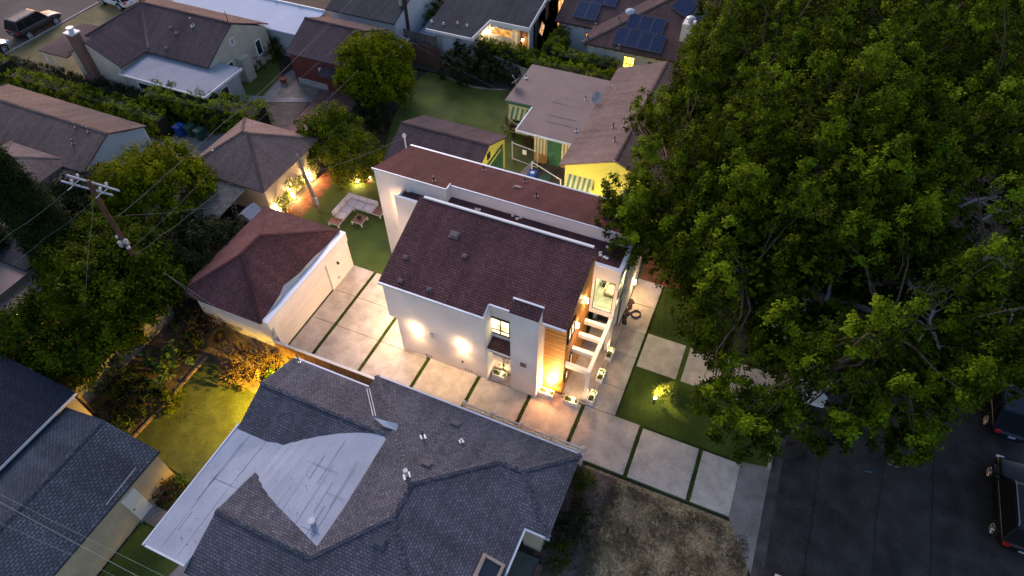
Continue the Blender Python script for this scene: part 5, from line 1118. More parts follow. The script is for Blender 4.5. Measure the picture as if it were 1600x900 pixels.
one('wire_mesh', wirem, mesh_, GT, kind='stuff'); one('sign', white_paint, lambda b: b.box(-14.7, -14.4, 34.98, 35.0, .9, 1.3), GT)
GF = thing('pipe_railing', 'pale pipe railing above the paved side yard of the yellow house', 'railing', U(832, 275, 0)); h0, h1 = Vector(U(831, 272, 0)), Vector(U(875, 300, 0))
one('rail', plastic_white, lambda b: b.tube([h0 + Vector((0, 0, 1.1)), h1 + Vector((0, 0, 1.1))], .035, 6), GF)
for q in (h0, h1): one('post', plastic_white, lambda b, q=q: b.tube([q, q + Vector((0, 0, 1.15))], .045, 6), GF)
pt = thing('picnic_table', 'pale pink topped table standing on the red paving by the tree', 'table', U(487, 190, 0)); pc = Vector(U(487, 192, .7)); pu = (Vector(U(503, 172, .7)) - pc).normalized(); pvv = Vector((-pu.y, pu.x, 0))
one('table_top', mat('pink_top', (.50, .30, .26)), lambda b: b.obox(pc, (pu, pvv, (0, 0, 1)), (1.2, .4, .03)), pt)
for a in (-1, 1):
    for c in (-1, 1): one('leg', black, lambda b, a=a, c=c: b.obox(pc + pu * a * 1.1 + pvv * c * .33 - Vector((0, 0, .36)), (pu, pvv, (0, 0, 1)), (.03, .03, .34)), pt)
pp = thing('flower_pot', 'large terracotta pot standing on the concrete walk', 'pot', U(444, 130, 0)); one('pot', mat('terracotta', (.28, .09, .06)), lambda b: b.lathe(U(444, 130, 0), [(.2, 0), (.32, .5), (.36, .52), (.34, .46), (0, .42)], 12), pp); one('saucer', concrete_old, lambda b: b.lathe(U(444, 130, .0), [(.4, 0), (.42, .05), (0, .04)], 12), pp)

# ------------------------------------------------------------------ poles and wires
def pole(name, label, base, top, r, m, **k):
    t = thing(name, label, 'utility pole', base); one('pole', m, lambda b: b.tube(bent(base, top, 5, .01), [r * (1.15 - .06 * i) for i in range(6)], 10), t, smooth=True); return t
mb, mt = Vector((-28.7, 13.7, 0)), Vector((-27.8, 13.55, 10.55))
UP = pole('utility_pole', 'brown wooden utility pole with two pale crossarms rising from the left tree', mb, mt, .135, darkwood)
for (xa, ya), (xb, yb), z in (((105, 274), (186, 298), 10.1), ((96, 283), (176, 305), 9.9)):
    p, q = Vector(U(xa, ya, z)), Vector(U(xb, yb, z)); one('crossarm', rollroof, lambda b: b.tube([p, q], .052, 8), UP)
    for k in (.25, .8):
        c = p.lerp(q, k); one('insulator', flash, lambda b: b.lathe(c + Vector((0, 0, .08)), [(.03, 0), (.03, .1), (.07, .12), (.05, .18), (.07, .2), (0, .26)], 8), UP)
        one('hanger', flash, lambda b: b.tube([c, c + Vector((-.15, -.35, -.15))], .025, 5), UP)
pm = mb.lerp(mt, .60)
for i in range(4): one('insulator', flash, lambda b: b.lathe(pm + Vector((.18 * (-1) ** i, -.1, -.35 + .22 * i)), [(.04, 0), (.1, .05), (.05, .09), (.1, .13), (.03, .18)], 8), UP)
for o_ in ((-.3, -.1, -.2), (.25, -.05, .15)): one('fitting', mat('bracket_grey', (.4, .38, .42)), lambda b: b.obox(pm + Vector(o_), ((1, 0, 0), (0, 1, 0), (0, 0, 1)), (.1, .08, .16)), UP)
yb_, yt_ = Vector((-25.5, 24.8, .02)), Vector((-25.75, 24.6, 4.9))
YP = pole('yard_pole', 'short grey wooden pole with cable loops on the backyard turf', yb_, yt_, .095, greywood)
one('meter_box', flash, lambda b: b.obox(yb_.lerp(yt_, .22) + Vector((.12, -.12, 0)), ((1, 0, 0), (0, 1, 0), (0, 0, 1)), (.13, .1, .3)), YP)
one('red_tag', mat('red_tag', (.6, .05, .04)), lambda b: b.obox(yb_.lerp(yt_, .13) + Vector((.0, -.16, 0)), ((1, 0, 0), (0, 1, 0), (0, 0, 1)), (.09, .02, .09)), YP)
one('cable_riser', wirem, lambda b: [b.tube([yb_.lerp(yt_, t_) + Vector((o_, -.13, 0)) for t_ in (.3, .6, .97)], .025, 5) for o_ in (-.05, .05)], YP)
def loops(b):
    for k in range(4):
        c = yt_ + Vector((0, -.05, -.5 - .1 * k)); b.tube([c + Vector((.42 * math.cos(a) * (1 - .1 * k), .1 * k - .1, .5 * math.sin(a))) for a in [i * PI / 8 for i in range(17)]], .012, 4, False)
one('cable_loop', wirem, loops, YP)
fb_, ft_ = Vector((-30.75, 46.5, 0)), Vector((-30.6, 46.6, 11))
FP = pole('tall_pole', 'tall dark pole with pale conduit beside the blue tarp', fb_, ft_, .17, mat('dark_pole', (.07, .035, .03), var=.3))
one('conduit', mat('conduit_grey', (.33, .36, .38)), lambda b: b.tube([fb_ + Vector((-.36, -.05, 0)), ft_ + Vector((-.36, -.05, 0))], .16, 10), FP)
for a, c in (((609, 48), (637, 62)), ((625, 75), (640, 60)), ((610, 62), (628, 70))): one('brace', rollroof, lambda b: b.tube([U(*a, 2.2), U(*c, 2.2)], .06, 5), FP)
sp_ = thing('service_mast', 'short pale service mast at the back corner of the modern house', 'mast', (-19.6, 27.6, 0)); one('pole', flash, lambda b: b.tube([(-19.6, 27.7, 0), (-19.6, 27.7, 5.9)], .05, 8), sp_); one('insulator', plastic_white, lambda b: b.lathe((-19.6, 27.7, 5.9), [(.1, 0), (.14, .1), (.05, .25), (0, .3)], 8), sp_)
def wire(label, pts, r=.014, m=None, sag=.4, group='overhead wires'):
    P = []
    for a, c in zip(pts, pts[1:]):
        a, c = Vector(a), Vector(c)
        for i in range(12): t = i / 12; P.append(a.lerp(c, t) - Vector((0, 0, sag * 4 * t * (1 - t))))
    P.append(Vector(pts[-1])); one('overhead_wire', m or wirem, lambda b: b.tube(P, r * .62, 4, False), loc=pts[0], label=label, cat='wire', group=group, smooth=True)
PM = pm
wire('upper of the wires crossing the blue grey shed roof', [U(-60, 742, 7), U(253, 899, 6.5), U(400, 970, 6.3)], .011, wireg, .1)
wire('thick green wire crossing the blue grey shed roof', [U(-60, 752, 7), U(212, 899, 6.5), U(330, 960, 6.3)], .018, wireg, .1)
wire('faint lowest wire crossing the blue grey shed roof', [U(-60, 790, 7), U(110, 866, 6.5), U(260, 940, 6.3)], .009, wireg, .1)
wire('wire leaving the left end of the crossarm over the cypress', [U(103, 299, 9.6), U(15, 365, 8.5), U(-60, 420, 8)], .014, wireg, .1)
wire('thin wire dropping left from the brown utility pole', [U(146, 313, 9.3), U(70, 372, 8), U(-20, 440, 7)], .009, wireg, .1)
wire('wire hanging straight down the pole into the left tree', [U(146, 313, 9.3), U(137, 400, 6.6), U(131, 480, 5)], .016, wireg, .05)
wire('long service wire from brown pole over the tan garage to the red garage', [U(184, 338, 6.9), U(258, 274, 7), U(345, 195, 7.2), U(400, 150, 7.4), U(475, 78, 7.6), U(550, 0, 8), U(600, -50, 8)], .022, None, .05)
wire('long service wire from brown pole past the hedge to the top edge', [U(205, 388, 6), U(292, 306, 6.2), U(400, 193, 6.6), U(460, 130, 6.8), U(607, 0, 7.5)], .014, None, .08)
wire('thick joined wire above the dark bushes next to the brown pole', [U(212, 396, 5.6), U(250, 368, 5.6), U(292, 338, 5.6), U(430, 225, 5.8), U(560, 110, 6)], .02, None, .1)
wire('cable from brown pole across to the tan garage corner', [U(196, 336, 6.9), U(300, 327, 5), U(372, 317, 4), U(415, 327, 3.2), U(485, 300, 4)], .016, None, .1)
wire('cable from the short yard pole to the mast behind the modern house', [tuple(yt_ - Vector((0, 0, 1.6))), (-19.6, 27.7, 5.9)], .02, None, .25)
wire('pair of cables over the white garage to its fence corner', [U(262, 430, 5), U(420, 556, 2.5)], .014, None, .05)
wire('dark cable over the slope of the maroon garage roof', [U(255, 425, 5), U(447, 553, 2.4)], .012, seam, .05)
wire('thin wire over the tan flat roof of the yellow house', [U(600, 40, 7), U(780, 140, 4.5), U(880, 215, 3.6)], .008, seam, .2)

# ------------------------------------------------------------------ backyard lights
def yardlight(p, label, e, col=WARM, group='uplights in the backyard mulch', h=.12):
    p = Vector((p[0], p[1], .03)); t = thing('garden_light', label, 'garden light', p, group)
    one('stake', black, lambda b: b.cyl(p.x, p.y, .0, h, .025, 6), t); one('lens', bulb, lambda b: b.lathe(p + Vector((0, 0, h)), [(0, 0), (.05, 0), (.08, .08), (0, .1)], 8), t); lamp(t, p + Vector((0, -.02, .2 + h)), e, col, .07)
for (x, y), lb, e in (((443, 330), 'garden light nearest the maroon garage roof corner', 270), ((456, 306), 'garden light in the middle of the mulch border', 342), ((489, 280), 'garden light beside the short yard pole loops', 270), ((560, 287), 'garden light among the bushes beyond the white sofa', 198), ((579, 281), 'small garden light close to the modern house corner', 30)):
    q_ = U(x, y, 0); yardlight((max(q_[0], -27.86), q_[1] - .25 if q_[0] < -27.5 else q_[1]), lb, e * (1.0 if q_[0] < -27.3 else .8))
yardlight(U(1022, 628, .2), 'bright garden light at the foot of the palm in the front turf', 14, WARM, None, .5)

# ------------------------------------------------------------------ vegetation
def shrub(name, label, cat, lobes, lm, per, n, sig, L, Wd, stem=True, group=None, m=None):
    base = (lobes[0][0], lobes[0][1], 0); per, n, L, Wd = per * 1.7, int(n * 1.3), L * 1.1, Wd * 1.2; t = thing(name, label, cat, base, group); c, o = on_lobes(lobes, per); leaf_mesh('foliage', leaf_arrays(c, o, n, sig, L, Wd), lm, t)
    if stem: one('stem', m or barkd, lambda b: [b.tube(bent(base, (l[0], l[1], l[2] * .9), 3, .1), [.05, .04, .03, .015], 5) for l in lobes[:8]], t)
    return t
def hedge(label, p, q, w, h, lm, n=26, L=.135, group=None, name='hedge', dens=1.0):
    p, q = Vector((*p[:2], 0)), Vector((*q[:2], 0)); d = q - p; u = d.normalized(); v = Vector((-u.y, u.x, 0)); t = thing(name, label, 'hedge', p, group); ln = d.length
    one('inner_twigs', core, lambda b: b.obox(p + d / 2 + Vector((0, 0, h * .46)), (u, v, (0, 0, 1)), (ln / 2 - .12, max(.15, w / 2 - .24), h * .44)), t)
    k = int(ln * (w + 2 * h) * 7 * dens); a = RNG.uniform(0, 1, k) * ln; s = RNG.uniform(-1, 1, k) * (w + 2 * h) / 2; wob = 1 + .06 * np.sin(a * 1.7) + .05 * np.sin(a * 4.1 + 1)
    top = np.abs(s) < w / 2; yy = np.where(top, s, np.sign(s) * w / 2); zz = np.where(top, h, h - (np.abs(s) - w / 2)); zz = zz * (wob * .15 + .88) + RNG.uniform(-.07, .07, k) ; yy = yy * (wob * .3 + .72) + RNG.uniform(-.05, .05, k)
    sub = np.array(p) + np.outer(a, np.array(u)) + np.outer(yy, np.array(v)); sub[:, 2] = zz
    out = np.where(top[:, None], np.array([[0, 0, 1.]]), np.sign(s)[:, None] * np.array(v)[None])
    leaf_mesh('foliage', leaf_arrays(sub, out, n, .085, L, L * .65), lm, t); return t
hedge('bright green hedge row in front of the brown roofed house', (-57.2, 27.4), (-45.2, 27.6), 1.3, 1.9, LM_hedge); hedge('bright green hedge end beside the grey side drive', (-45.3, 27.5), (-40.9, 27.3), 1.3, 1.9, LM_hedge)
hedge('dark hedge running along the chimney wall at left', (-62.5, 28.9), (-44.5, 29.3), 1.2, 1.5, LM_dark)
hedge('tall dark green hedge behind the bins', (-44.0, 29.3), (-34.0, 30.4), 1.9, 2.5, LM_hedge)
hedge('bright hedge at far left beside the street lawn', (-66, 27.6), (-58.8, 28.2), 1.6, 2.0, LM_hedge)
hedge('trimmed hedge along the front of the pale house', (-25.2, 46.6), (-18.3, 46.2), 1.1, 2.2, LM_hedge); hedge('lower trimmed hedge between tan flat roof and solar house', (-18.4, 45.3), (-11.3, 45.2), 1.2, 2.3, LM_hedge)
hedge('upper trimmed hedge below the solar panels', (-17.5, 47.3), (-11.4, 47.0), 1.1, 2.3, LM_hedge); hedge('narrow trimmed hedge running up to the solar house', (-17.4, 47.3), (-17.6, 51.0), 1.2, 2.4, LM_hedge)
t_ = random
def dome(x, y, z, r, rz, n=14, lr=None, seed=1): return blob(x, y, z, r, rz, n, lr or r * .42, seed)
c0 = U(588, 112, 2.6)
tree('round_tree', 'dense round yellow green tree beside the red garage', 'tree', (c0[0], c0[1], 0), dome(c0[0], c0[1], 2.6, 2.7, 2.5, 60, .72, 3), LM_yel, 26, 16, .13, .17, .10, .18)
c1_ = U(245, 290, 3.4)
tree('spreading_tree', 'wide yellow green tree below the west house gable', 'tree', (c1_[0], c1_[1], 0), dome(c1_[0], c1_[1], 3.2, 2.9, 2.3, 60, .8, 4), LM_yel, 26, 16, .13, .17, .09, .18)
c2_ = U(518, 213, 2.2)
tree('bushy_tree', 'leafy green tree shading the pink table', 'tree', (c2_[0], c2_[1], 0), dome(c2_[0], c2_[1], 2.0, 2.0, 1.7, 44, .65, 5), LM_citrus, 24, 15, .12, .17, .10, .14)
c3_ = U(556, 245, 1.8)
tree('fruit_tree', 'loose green tree with orange glow from a garden light', 'tree', (c3_[0], c3_[1], 0), dome(c3_[0], c3_[1], 1.6, 1.9, 1.6, 34, .55, 6), LM_citrus, 20, 12, .14, .16, .08, .1)
# large tree at the left
lb = []
for (x, y, z, r, k, s) in ((150, 470, 3.2, 3.9, 70, 11), (205, 420, 3.2, 2.7, 40, 12), (70, 510, 2.6, 2.9, 44, 13), (120, 400, 3.0, 2.6, 34, 14), (150, 550, 2.2, 2.2, 34, 15), (240, 450, 2.6, 2.0, 26, 16), (50, 430, 2.6, 1.9, 26, 17)):
    c = U(x, y, z); lb += blob(c[0], c[1], z, r, r * .62, k, .75, s)
LEFT = [(-300, 540), (0, 556), (35, 582), (75, 612), (130, 615), (160, 600), (200, 550), (235, 505), (262, 478), (292, 450), (292, 420), (275, 385), (255, 350), (200, 315), (120, 320), (30, 370), (62, 440), (50, 458), (0, 472), (-300, 472)]
lb = [l for l in lb if all(inside(x_, y_, LEFT) for x_, y_ in [(proj(l[:3])[0] + a * 14, proj(l[:3])[1] + b_ * 14) for a, b_ in ((1, 0), (-1, 0), (0, 1), (0, -1))])]
bs = U(150, 500, 0)
tree('left_tree', 'broad dark leafy tree around the brown utility pole', 'tree', (bs[0], bs[1], 0), lb, LM_left, 22, 15, .16, .20, .085, .28, twigs=22)
# dark trees behind
for (x, y, z, r, lbx) in ((320, 400, 1.8, 2.4, 'dark shaded tree between the maroon garage roof and left tree'), (125, 325, 1.8, 2.0, 'dark green tree between cypress and utility pole')):
    c = U(x, y, z); tree('dark_tree', lbx, 'tree', (c[0], c[1], 0), dome(c[0], c[1], z, r, z, 36, .65, int(x)), LM_dark, 22, 14, .15, .18, .09, .12)
def cypress(base, h, r, label, lean=(0, 0)):
    t = thing('cypress', label, 'tree', base); n = int(h * 120); zz = RNG.uniform(.02, 1, n) ** .85; prof = np.sin(np.clip(zz * .93 + .12, 0, 1) * PI) ** .55 * (1 - zz * .45); a = RNG.uniform(0, 2 * PI, n)
    k = RNG.uniform(.75, 1.05, n); out = np.stack([np.cos(a), np.sin(a), np.full(n, .6)], 1); sub = np.stack([base[0] + lean[0] * zz + np.cos(a) * r * prof * k, base[1] + lean[1] * zz + np.sin(a) * r * prof * k, zz * h], 1)
    leaf_mesh('crown', leaf_arrays(sub, out / np.linalg.norm(out, axis=1)[:, None], 26, np.array([.16, .16, .3]), .24, .06, .8), LM_cyp, t)
    one('trunk', barkd, lambda b: b.tube([base, (base[0] + lean[0] * .9, base[1] + lean[1] * .9, h * .9)], [r * .42, .03], 8), t)
cb = U(140, 452, 0); cypress((cb[0], cb[1], 0), 12.5, 1.55, 'tall dark cypress leaning from the left picture edge'); cb = U(30, 440, 0); cypress((cb[0], cb[1], 0), 9.5, 1.3, 'second dark cypress cut by the left picture edge')
# shrubs
def sh(label, px, r, h, lm, L=.14, seed=1, name='shrub', n=12, cat='shrub', per=24):
    c = U(px[0], px[1], h * .5); return shrub(name, label, cat, dome(c[0], c[1], h * .5, r, h * .5, 12, r * .42, seed), lm, per, n, .1, L, L * .55)
sh('dark round shrub against the pale house wall', (728, 100), 1.9, 2.2, LM_dark, .16, 1, n=18); sh('dark shrub behind the green neighbour lawn', (762, 112), 1.2, 1.7, LM_dark, .16, 2, n=14); sh('dark shrub at the corner of tan flat roof', (795, 110), 1.3, 1.6, LM_dark, .16, 3, n=14)
sh('brown leaved shrub beside the yellow house awning', (806, 192), .95, 1.5, LM_brown, .13, 4); sh('orange leaved shrub by the striped siding', (825, 222), .35, 1.2, LM_brown, .1, 5)
sh('dark green bush beside the pale addition wall', (372, 100), 1.0, 1.4, LM_yel, .14, 6); sh('dark bush beside the cream gable wall', (425, 75), 1.2, 1.6, LM_left, .15, 7); sh('dark bush by the low cream chimney', (395, 95), .9, 1.2, LM_dark, .14, 8)
sh('bushy plant at the edge of the rough soil bed', (392, 185), 1.1, 1.5, LM_left, .15, 9); sh('greyish shrub beyond the leafy tree', (575, 172), .9, 1.2, LM_dark, .15, 10); sh('dark shrub in the shaded corner of the lawn', (590, 190), 1.2, 1.4, LM_dark, .15, 11)
sh('leafy bush lining the back turf', (545, 270), 1.2, 1.3, LM_citrus, .12, 12); sh('dark leafy bush near the modern house corner', (583, 262), .9, 1.3, LM_left, .12, 13); sh('tall narrow shrub behind the blue tarp', (672, 28), 1.1, 2.2, LM_left, .15, 14); sh('bush behind the tall pole', (690, 12), 1.3, 2.4, LM_left, .15, 15)
sh('brown twiggy shrub at the white garage wall', (322, 508), 1.0, 1.2, LM_brown, .12, 16); sh('dark shrub at the corner of the white garage', (300, 500), .9, 1.3, LM_dark, .12, 17); sh('orange lit shrub nearest the grey roof', (385, 572), 1.05, 1.1, LM_brown, .12, 18, n=16); sh('small rust shrub lit yellow beside the wood fence', (425, 566), .55, .9, LM_brown, .1, 19)
sh('bright green lit plant beside the grey gable', (428, 585), .4, .6, LM_fig, .12, 20); sh('dark ground shrub below the block wall', (215, 620), 1.2, .9, LM_dark, .12, 21); sh('dark shrub beside the navy roof', (180, 650), .9, .8, LM_dark, .12, 22); sh('orange shrub beside the tan shed wall', (259, 768), .5, .9, LM_brown, .1, 23); sh('small green plant next to the orange shrub', (277, 756), .38, .5, LM_fig, .11, 24); sh('broad leaved green plant by the shed roof corner', (190, 662), .45, .5, LM_fig, .17, 25)
sh('dark flowering shrub at the front of the grey roofed house', (898, 822), .78, 1.0, LM_dark, .1, 26, n=16, per=40); sh('green shrub below the fence end', (908, 752), .5, .8, LM_left, .1, 27, n=14, per=40); sh('leafy shrub near the porch of the grey roofed house', (872, 868), .6, .8, LM_left, .1, 28, per=40); sh('small tree stump plant between the front shrubs', (903, 785), .2, .4, LM_brown, .08, 29)
for i, (x, y, r, h) in enumerate(((441, 322, .35, 1.3), (455, 290, .4, 1.6), (487, 262, .45, 1.8), (448, 308, .3, .8), (470, 283, .3, .9))):
    sh(['lit shrub against the cream garage wall nearest the maroon roof', 'lit shrub against the middle of the cream garage wall', 'lit shrub at the far end of the cream garage wall', 'low lit plant in the mulch near the garage wall', 'low lit plant between two taller wall shrubs'][i], (x, y), r, h, LM_palm, .11, 40 + i, per=40)
sh('low dark green shrub between fig bush and lawn edging', (262, 625), .7, .7, LM_left, .12, 51); sh('dark green shrub against the block wall', (190, 600), .9, 1.0, LM_left, .13, 52); sh('low green shrub behind the dry grass clump', (300, 540), .7, .7, LM_left, .12, 53)
c = U(252, 568, .8); shrub('fig_bush', 'bright green broad leaved bush in the side yard bed', 'shrub', [(c[0] + dx, c[1] + dy, z, .42, .42, .3) for dx, dy, z in ((0, 0, 1.3), (.5, .4, 1.2), (-.5, .3, 1.1), (.3, -.5, 1.0), (-.3, -.6, .9), (.9, .1, .9), (1.1, .7, .8), (-.1, .9, 1.0), (-.8, -.3, .8), (.2, -1.2, .6), (.7, -.9, .6))], LM_fig, 22, 5, .1, .26, .18)
c = U(352, 540, 0); gt = thing('grass_clump', 'large dry ornamental grass clump in the side yard', 'ornamental grass', (c[0], c[1], 0))
def blades(cx, cy, n, r, h, w):
    a = RNG.uniform(0, 2 * PI, n); e = RNG.uniform(.15, 1, n); dx, dy = np.cos(a), np.sin(a); Q = []
    for t0, t1 in ((0, .45), (.45, .8), (.8, 1.0)):
        def pt(t): return np.stack([cx + dx * r * e * t ** 1.3, cy + dy * r * e * t ** 1.3, h * (t * 1.5 - t * t * (.5 + .6 * e))], 1)
        s = np.stack([-dy, dx, np.zeros(n)], 1) * w; A, B = pt(t0), pt(t1); Q.append(np.stack([A - s * (1 - t0 * .8), A + s * (1 - t0 * .8), B + s * (1 - t1 * .8), B - s * (1 - t1 * .8)], 1))
    return np.concatenate(Q)
leaf_mesh('grass_blades', blades(c[0], c[1], 1500, 1.15, 1.5, .012), LM_dry, gt); one('root_crown', dirt, lambda b: b.lathe((c[0], c[1], 0), [(.3, 0), (.25, .15), (0, .2)], 8), gt)
c = U(1037, 625, 0); c = U(1037, 625, 0); pm_ = thing('garden_palm', 'lit spiky yellow green plant with purple skirt in the front turf', 'plant', (c[0], c[1], .03))
leaf_mesh('fronds', blades(c[0], c[1], 260, .9, 1.2, .03), LM_palm, pm_); cc, oo = on_lobes([(c[0] + dx, c[1] + dy, z_, .3, .3, .28) for dx, dy, z_ in ((0, 0, .95), (-.35, .1, .75), (.3, .2, .8), (0, .4, .7), (-.2, -.3, .65), (.35, -.2, .6), (.1, .1, 1.2))], 60); leaf_mesh('leafy_top', leaf_arrays(cc, oo, 9, .07, .20, .045), LM_palm, pm_); cc, oo = on_lobes([(c[0] + .1, c[1] - .15, .25, .62, .55, .22)], 70); leaf_mesh('purple_skirt', leaf_arrays(cc, oo, 7, .07, .1, .05), leafmat('purple_leaves', (.07, .045, .05), (.24, .17, .19), .2), pm_); one('stem', barkd, lambda b: b.cyl(c[0], c[1], 0, .4, .06, 6), pm_); spot(pm_, (c[0] - .8, c[1] - .3, .95), (c[0], c[1], .7), 240, (1, .66, .22), 85)

# ground tufts and litter that nobody could count
def scatter(name, lm, x0, x1, y0, y1, n, L, Wd, label, z=.03, keep=None):
    p = np.stack([RNG.uniform(x0, x1, n), RNG.uniform(y0, y1, n), np.full(n, z)], 1)
    cl = np.sin(p[:, 0] * 1.9 + 1) * np.sin(p[:, 1] * 2.3) + np.sin(p[:, 0] * 5.1) * .4 + RNG.normal(0, .5, n); p = p[cl > -.1]
    if keep is not None: p = p[keep(p)]
    q = leaf_arrays(p, np.tile([[0, 0, .2]], (len(p), 1)), 3, np.array([.05, .05, .01]), L, Wd, .1); q[:, :, 2] = np.maximum(q[:, :, 2], .006); leaf_mesh(name, q, lm, loc=(x0, y0, 0), label=label, cat='grass', kind='stuff')
scatter('dry_grass', leafmat('dry_lawn_blades', (.09, .075, .04), (.24, .19, .11), .2), -1.2, 5.55, 3, 14.2, 26000, .12, .018, 'short dry yellow grass of the front lawn')
scatter('lawn_grass', leafmat('lawn_blades', (.035, .045, .012), (.10, .11, .03), .2), -24.2, -18, 3, 12, 16000, .10, .018, 'short green grass of the side yard lawn', keep=lambda p: p[:, 0] > -24.3 + (12.2 - p[:, 1]) * -.02)
scatter('fallen_leaves', leafmat('litter', (.06, .04, .025), (.22, .15, .09), .1), -3.2, -.6, 4, 14.2, 2600, .07, .04, 'dry leaves scattered on the dirt beside the grey roofed house')
scatter('fallen_leaves', MATS['litter'], -28.0, -24.6, 6.8, 13.8, 4000, .08, .045, 'dry leaves scattered over the side yard soil')
scatter('fallen_leaves', MATS['litter'], 5.9, 8.5, 12, 24, 500, .06, .035, 'dry leaves scattered in the street gutter', z=.02)

lt = []
for (x0, x1, y0, y1, A_, B_, C_, n_) in ((-17, -11.5, 2.8, 8.2, 3.03 + 1.79, .1, 0, 130), (-10, -4, 9.5, 13.2, 3 + K * 13.35, 0, -K, 90), (-8.3, -4.2, 4, 8.5, 3 - K * 3.75, -K, 0, 90)):
    x_, y_ = RNG.uniform(x0, x1, n_), RNG.uniform(y0, y1, n_); lt.append(np.stack([x_, y_, A_ + B_ * x_ + C_ * y_ + .03], 1))
lt = np.concatenate(lt); leaf_mesh('fallen_leaves', leaf_arrays(lt, np.tile([[0, 0, 1.]], (len(lt), 1)), 1, np.array([.02, .02, .002]), .06, .035, .6), MATS['litter'], loc=(-10, 8, 3), label='dry leaves scattered over the roofs of the grey roofed house', cat='grass', kind='stuff')
jb = []
for X_ in XS[1:-1]:
    y1 = 21.4 if X_ < -15 else 17.5; m_ = int((y1 - 14.6) * 90); jb.append(np.stack([X_ + RNG.uniform(-.125, .125, m_), RNG.uniform(14.6, y1, m_), np.full(m_, .05)], 1))
jb.append(np.stack([RNG.uniform(-.6, 4.5, 500), 17.56 + RNG.normal(0, .04, 500), np.full(500, .04)], 1)); jb.append(np.stack([-2.04 + RNG.normal(0, .03, 900), RNG.uniform(17.6, 27.4, 900), np.full(900, .04)], 1))
jb = np.concatenate(jb); leaf_mesh('joint_grass', leaf_arrays(jb, np.tile([[0, 0, .2]], (len(jb), 1)), 3, np.array([.02, .03, .01]), .075, .014, .1), leafmat('turf_blades', (.03, .05, .008), (.08, .11, .02), .2), loc=(0, 15, 0), label='green turf blades spilling over the edges of the driveway slabs', cat='grass', kind='stuff')
tb = np.stack([RNG.uniform(-1.95, 5.6, 22000), RNG.uniform(17.7, 27, 22000), np.full(22000, .03)], 1); tb = tb[~(((tb[:, 1] > 21.05) & (tb[:, 1] < 23.52)) & (tb[:, 0] < 5.3))]
leaf_mesh('turf_grass', leaf_arrays(tb, np.tile([[0, 0, .2]], (len(tb), 1)), 2, np.array([.05, .05, .005]), .06, .012, .1), MATS['turf_blades'], loc=(2, 20, 0), label='short green turf between the stepping slabs and the curb', cat='grass', kind='stuff')
asd = mat('asphalt_patch', (.036, .035, .037), var=.3, scale=1.5); asl = mat('asphalt_worn', (.052, .050, .050), var=.45, scale=.9)
for m_, pts in ((asd, [(1222, 700), (1250, 695), (1252, 712), (1236, 720), (1215, 716)]), (asd, [(1300, 800), (1318, 803), (1312, 818), (1298, 815)])):
    P_ = [Vector(U(x, y, 0)) for x, y in pts]; Q_ = []
    for a_, c_ in zip(P_, P_[1:] + P_[:1]):
        for i in range(5): q = a_.lerp(c_, i / 5); Q_.append((q.x + random.uniform(-.06, .06), q.y + random.uniform(-.06, .06)))
    patch('asphalt_patch', m_, Q_)
def crack(b):
    for x, y, L_ in ((8.2, 9, 12), (10.9, 8, 16), (13.2, 10, 14)):
        P_ = [(x, y, .026)]
        for i in range(int(L_ / .5)): P_.append((P_[-1][0] + random.uniform(-.05, .05), P_[-1][1] + .5, .026))
        b.tube(P_, .012, 3)
structure('street_cracks', rubber, crack)
# the very large street trees -------------------------------------------------
# the limits of the crown, surveyed along its edge
CROWN = [(1095, -120), (1085, 35), (1055, 80), (1045, 130), (1025, 150), (1010, 140), (985, 150), (968, 190), (980, 225), (970, 250), (975, 285), (945, 280), (926, 340), (942, 385), (975, 408), (1005, 400), (1030, 440), (1062, 455), (1078, 485), (1046, 510), (1075, 530), (1100, 570), (1075, 620), (1105, 675), (1150, 692), (1195, 715), (1215, 690), (1260, 680), (1300, 705), (1340, 692), (1390, 700), (1430, 716), (1490, 655), (1530, 630), (1740, 600), (1740, -120)]
def in_crown(p, m):
    x, y = proj(p); return all(inside(x + a * m, y + b * m, CROWN) for a, b in ((1, 0), (-1, 0), (0, 1), (0, -1)))
def opening(p):
    x, y = proj(p); return ((x - 1345) / 115) ** 2 + ((y - 465) / 75) ** 2 < 1 or ((x - 1545) / 70) ** 2 + ((y - 350) / 90) ** 2 < 1 or ((x - 1450) / 50) ** 2 + ((y - 480) / 60) ** 2 < 1
def plumes(lobes, per):
    cs, os_, tip_mask = [], [], []
    for l in lobes:
        has_lit_tip = random.random() < .8; c, r = np.array(l[:3]), np.array(l[3:6]); n = max(6, int(per * (r[0] * r[1] * r[2]) ** (2 / 3)))
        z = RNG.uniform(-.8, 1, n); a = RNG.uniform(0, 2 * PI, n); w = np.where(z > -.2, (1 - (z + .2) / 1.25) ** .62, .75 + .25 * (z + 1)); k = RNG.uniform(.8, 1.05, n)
        cs.append(c + np.stack([np.cos(a) * w * r[0] * k, np.sin(a) * w * r[1] * k, z * r[2]], 1)); o = np.stack([np.cos(a), np.sin(a), .5 + z * .6], 1); os_.append(o / np.linalg.norm(o, axis=1)[:, None]); tip_mask.append((z + RNG.normal(0, .3, n) > .25) & has_lit_tip)
    return np.concatenate(cs), np.concatenate(os_), np.concatenate(tip_mask)
